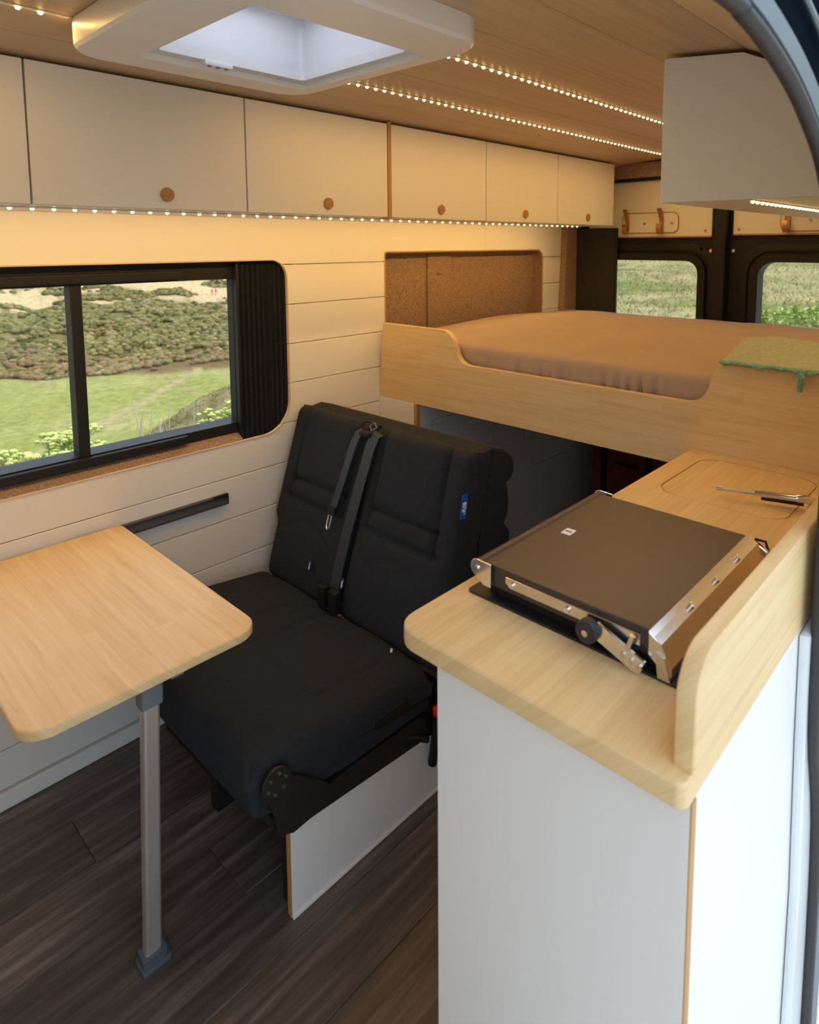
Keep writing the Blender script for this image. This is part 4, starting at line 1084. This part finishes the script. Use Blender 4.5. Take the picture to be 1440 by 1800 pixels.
# flowering plants by the van
def gz(x, y): return float(ground(np.array([x]), np.array([y]))[0])
def plant(x, y, h_, spread, nst, label, group, flowers=True, leafm='leaf_green', leaves=60, lw=.05):
    z0 = gz(x, y); R = random.Random(int(x * 1000 + y * 77)); t = thing('flowering_plant' if flowers else 'leafy_bush', label, 'plant', (x, y, z0), group)
    bs, bl_, bf = bmesh.new(), bmesh.new(), bmesh.new()
    for k in range(nst):
        a = R.uniform(0, 6.28); rr = spread * math.sqrt(R.random()); hx, hy = x + rr * math.cos(a), y + rr * math.sin(a); hz = z0 + h_ * R.uniform(.72, 1.0)
        bcyl(bs, (x + rr * .3 * math.cos(a), y + rr * .3 * math.sin(a), z0 - .05), (hx, hy, hz), .010, 5, .005)
        if flowers:
            for q in range(11):
                b = R.uniform(0, 6.28); s = .085 * math.sqrt(R.random()); c = Vector((hx + s * math.cos(b), hy + s * math.sin(b), hz + .055 - s * s * 5))
                bcyl(bf, (hx, hy, hz - .03), c, .003, 4)
                bmesh.ops.create_icosphere(bf, subdivisions=1, radius=R.uniform(.018, .028), matrix=Matrix.Translation(c) @ Matrix.Diagonal((1, 1, .7, 1)))
        for q in range(leaves // nst):
            zz = z0 + (hz - z0) * R.uniform(.35, .98); f = (zz - z0) / (hz - z0); c = Vector((x + rr * (.3 + .7 * f) * math.cos(a), y + rr * (.3 + .7 * f) * math.sin(a), zz))
            d = Vector((R.uniform(-1, 1), R.uniform(-1, 1), R.uniform(-.2, .7))).normalized(); s = d.cross(Vector((0, 0, 1)))
            s = s.normalized() if s.length > .01 else Vector((1, 0, 0)); L = lw * R.uniform(1.2, 2.6); wd = lw * R.uniform(.35, .6)
            v = [bl_.verts.new(c), bl_.verts.new(c + d * L * .5 + s * wd + Vector((0, 0, .01))), bl_.verts.new(c + d * L - Vector((0, 0, .02))), bl_.verts.new(c + d * L * .5 - s * wd)]
            bl_.faces.new((v[0], v[1], v[2])); bl_.faces.new((v[0], v[2], v[3]))
    obj('stems', bs, 'leaf_green', t); obj('leaves', bl_, leafm, t)
    if flowers: obj('flower_heads', bf, 'flower', t)
    else: bf.free()
    return t
gp = 'yellow green flowering plants under the side window'
def at_px(az_deg, r): return (0.0146 + r * math.cos(math.radians(az_deg)), -.2489 + r * math.sin(math.radians(az_deg)))
for az_deg, r, ztop in ((78.2, 4.6, .19), (76.7, 5.0, .09), (75.6, 4.7, .15), (74.6, 5.3, .05), (73.4, 5.0, .19), (72.2, 5.5, .06), (70.9, 5.7, -.05), (61.8, 6.2, .05), (60.4, 6.6, -.06)):
    x, y = at_px(az_deg, r); z0 = gz(x, y); h_ = max(.5, ztop - z0)
    plant(x, y, h_, .20, 9, 'yellow green umbel plant growing below the side window', gp, True, 'leaf_bright', 110)
# dead twigs
for az_deg, r, h2 in ((70.4, 6.3, -.08), (68.6, 6.8, -.16), (66.2, 7.4, -.22), (64.4, 7.4, -.22)):
    x, y = at_px(az_deg, r); z0 = gz(x, y); R = random.Random(int(az_deg * 10)); h_ = max(.6, h2 - z0)
    t = thing('dead_shrub', 'bare pale twigs of a dead shrub below the side window', 'shrub', (x, y, z0), 'bare twig shrubs below the side window'); bm = bmesh.new()
    for k in range(5):
        a = R.uniform(0, 6.28); tip = Vector((x + .3 * math.cos(a), y + .3 * math.sin(a), z0 + h_ * R.uniform(.75, 1.05))); bcyl(bm, (x, y, z0 - .05), tip, .012, 5, .004)
        for q in range(3):
            f = R.uniform(.45, .85); c = Vector((x, y, z0)).lerp(tip, f); bcyl(bm, c, c + Vector((R.uniform(-.2, .2), R.uniform(-.2, .2), R.uniform(.1, .3))), .006, 4, .002)
    obj('twigs', bm, 'twig', t)
for az_deg, r, top_, s_ in ((11.2, 10.0, .85, .9), (13.6, 10.8, .55, .8), (16.2, 12.0, .30, .7), (21.0, 11.5, .22, .5)):
    x, y = at_px(az_deg, r); z0 = gz(x, y)
    lb = {11.2: 'tall yellow green leafy bush behind the rear door window', 13.6: 'mid sized leafy bush beside the tallest bush behind the van', 16.2: 'low leafy bush at the edge of the bushes behind the van', 21.0: 'small lone bush seen through the rear window beside the blind'}[az_deg]
    plant(x, y, top_ - z0, s_, 34, lb, 'leafy bushes behind the van', False, 'leaf_bright', 3000, .045)
    
# two distant walkers in pink
def walker(x, y, ph, label):
    z0 = gz(x, y) + .0
    me = bpy.data.meshes.new('body'); J = [(0, 0, .95), (0, 0, 1.2), (0, 0, 1.42), (0, 0, 1.52), (0, .02, 1.66), (-.19, 0, 1.40), (-.24, ph * .12, 1.13), (-.23, ph * .25, .90), (.19, 0, 1.40), (.24, -ph * .12, 1.13), (.23, -ph * .25, .90),
         (-.09, 0, .90), (-.10, -ph * .18, .50), (-.10, -ph * .30, .06), (-.10, -ph * .30 + .14, .03), (.09, 0, .90), (.10, ph * .18, .50), (.10, ph * .26, .06), (.10, ph * .26 + .14, .03)]
    E_ = [(0, 1), (1, 2), (2, 3), (3, 4), (2, 5), (5, 6), (6, 7), (2, 8), (8, 9), (9, 10), (0, 11), (11, 12), (12, 13), (13, 14), (0, 15), (15, 16), (16, 17), (17, 18)]
    Rd = [.15, .14, .16, .06, .11, .07, .05, .035, .07, .05, .035, .10, .07, .045, .035, .10, .07, .045, .035]
    me.from_pydata(J, E_, []); o = bpy.data.objects.new('body', me); C.objects.link(o)
    md = o.modifiers.new('s', 'SKIN'); sv = me.skin_vertices[0].data
    for k, r_ in enumerate(Rd): sv[k].radius = (r_, r_)
    sv[0].use_root = True
    o.modifiers.new('u', 'SUBSURF').levels = 1
    dg = bpy.context.evaluated_depsgraph_get(); dg.update(); m2 = bpy.data.meshes.new_from_object(o.evaluated_get(dg)); kill(o)
    m2.transform(Matrix.Translation((x, y, z0 + .0)))
    t = thing('person', label, 'person', (x, y, z0)); link('body', m2, 'pink_cloth', t, True)
    bm = bmesh.new(); bmesh.ops.create_icosphere(bm, subdivisions=2, radius=.115, matrix=Matrix.Translation((x, y, z0 + 1.68))); obj('hair', bm, 'twig', t, True)
def on_ground_ray(azd_, eld):
    for r in np.geomspace(20, 350, 600):
        x, y = at_px(azd_, r)
        if 1.457 + r * math.tan(math.radians(eld)) < gz(x, y): return x, y
    return at_px(azd_, 190)
x, y = on_ground_ray(61.75, -4.2); walker(x, y, 1, 'person in pink walking on the sandy slope, ahead')
x, y = on_ground_ray(62.05, -4.25); walker(x, y, -1, 'person in pink walking on the sandy slope, following behind')
bpy.context.view_layer.update()
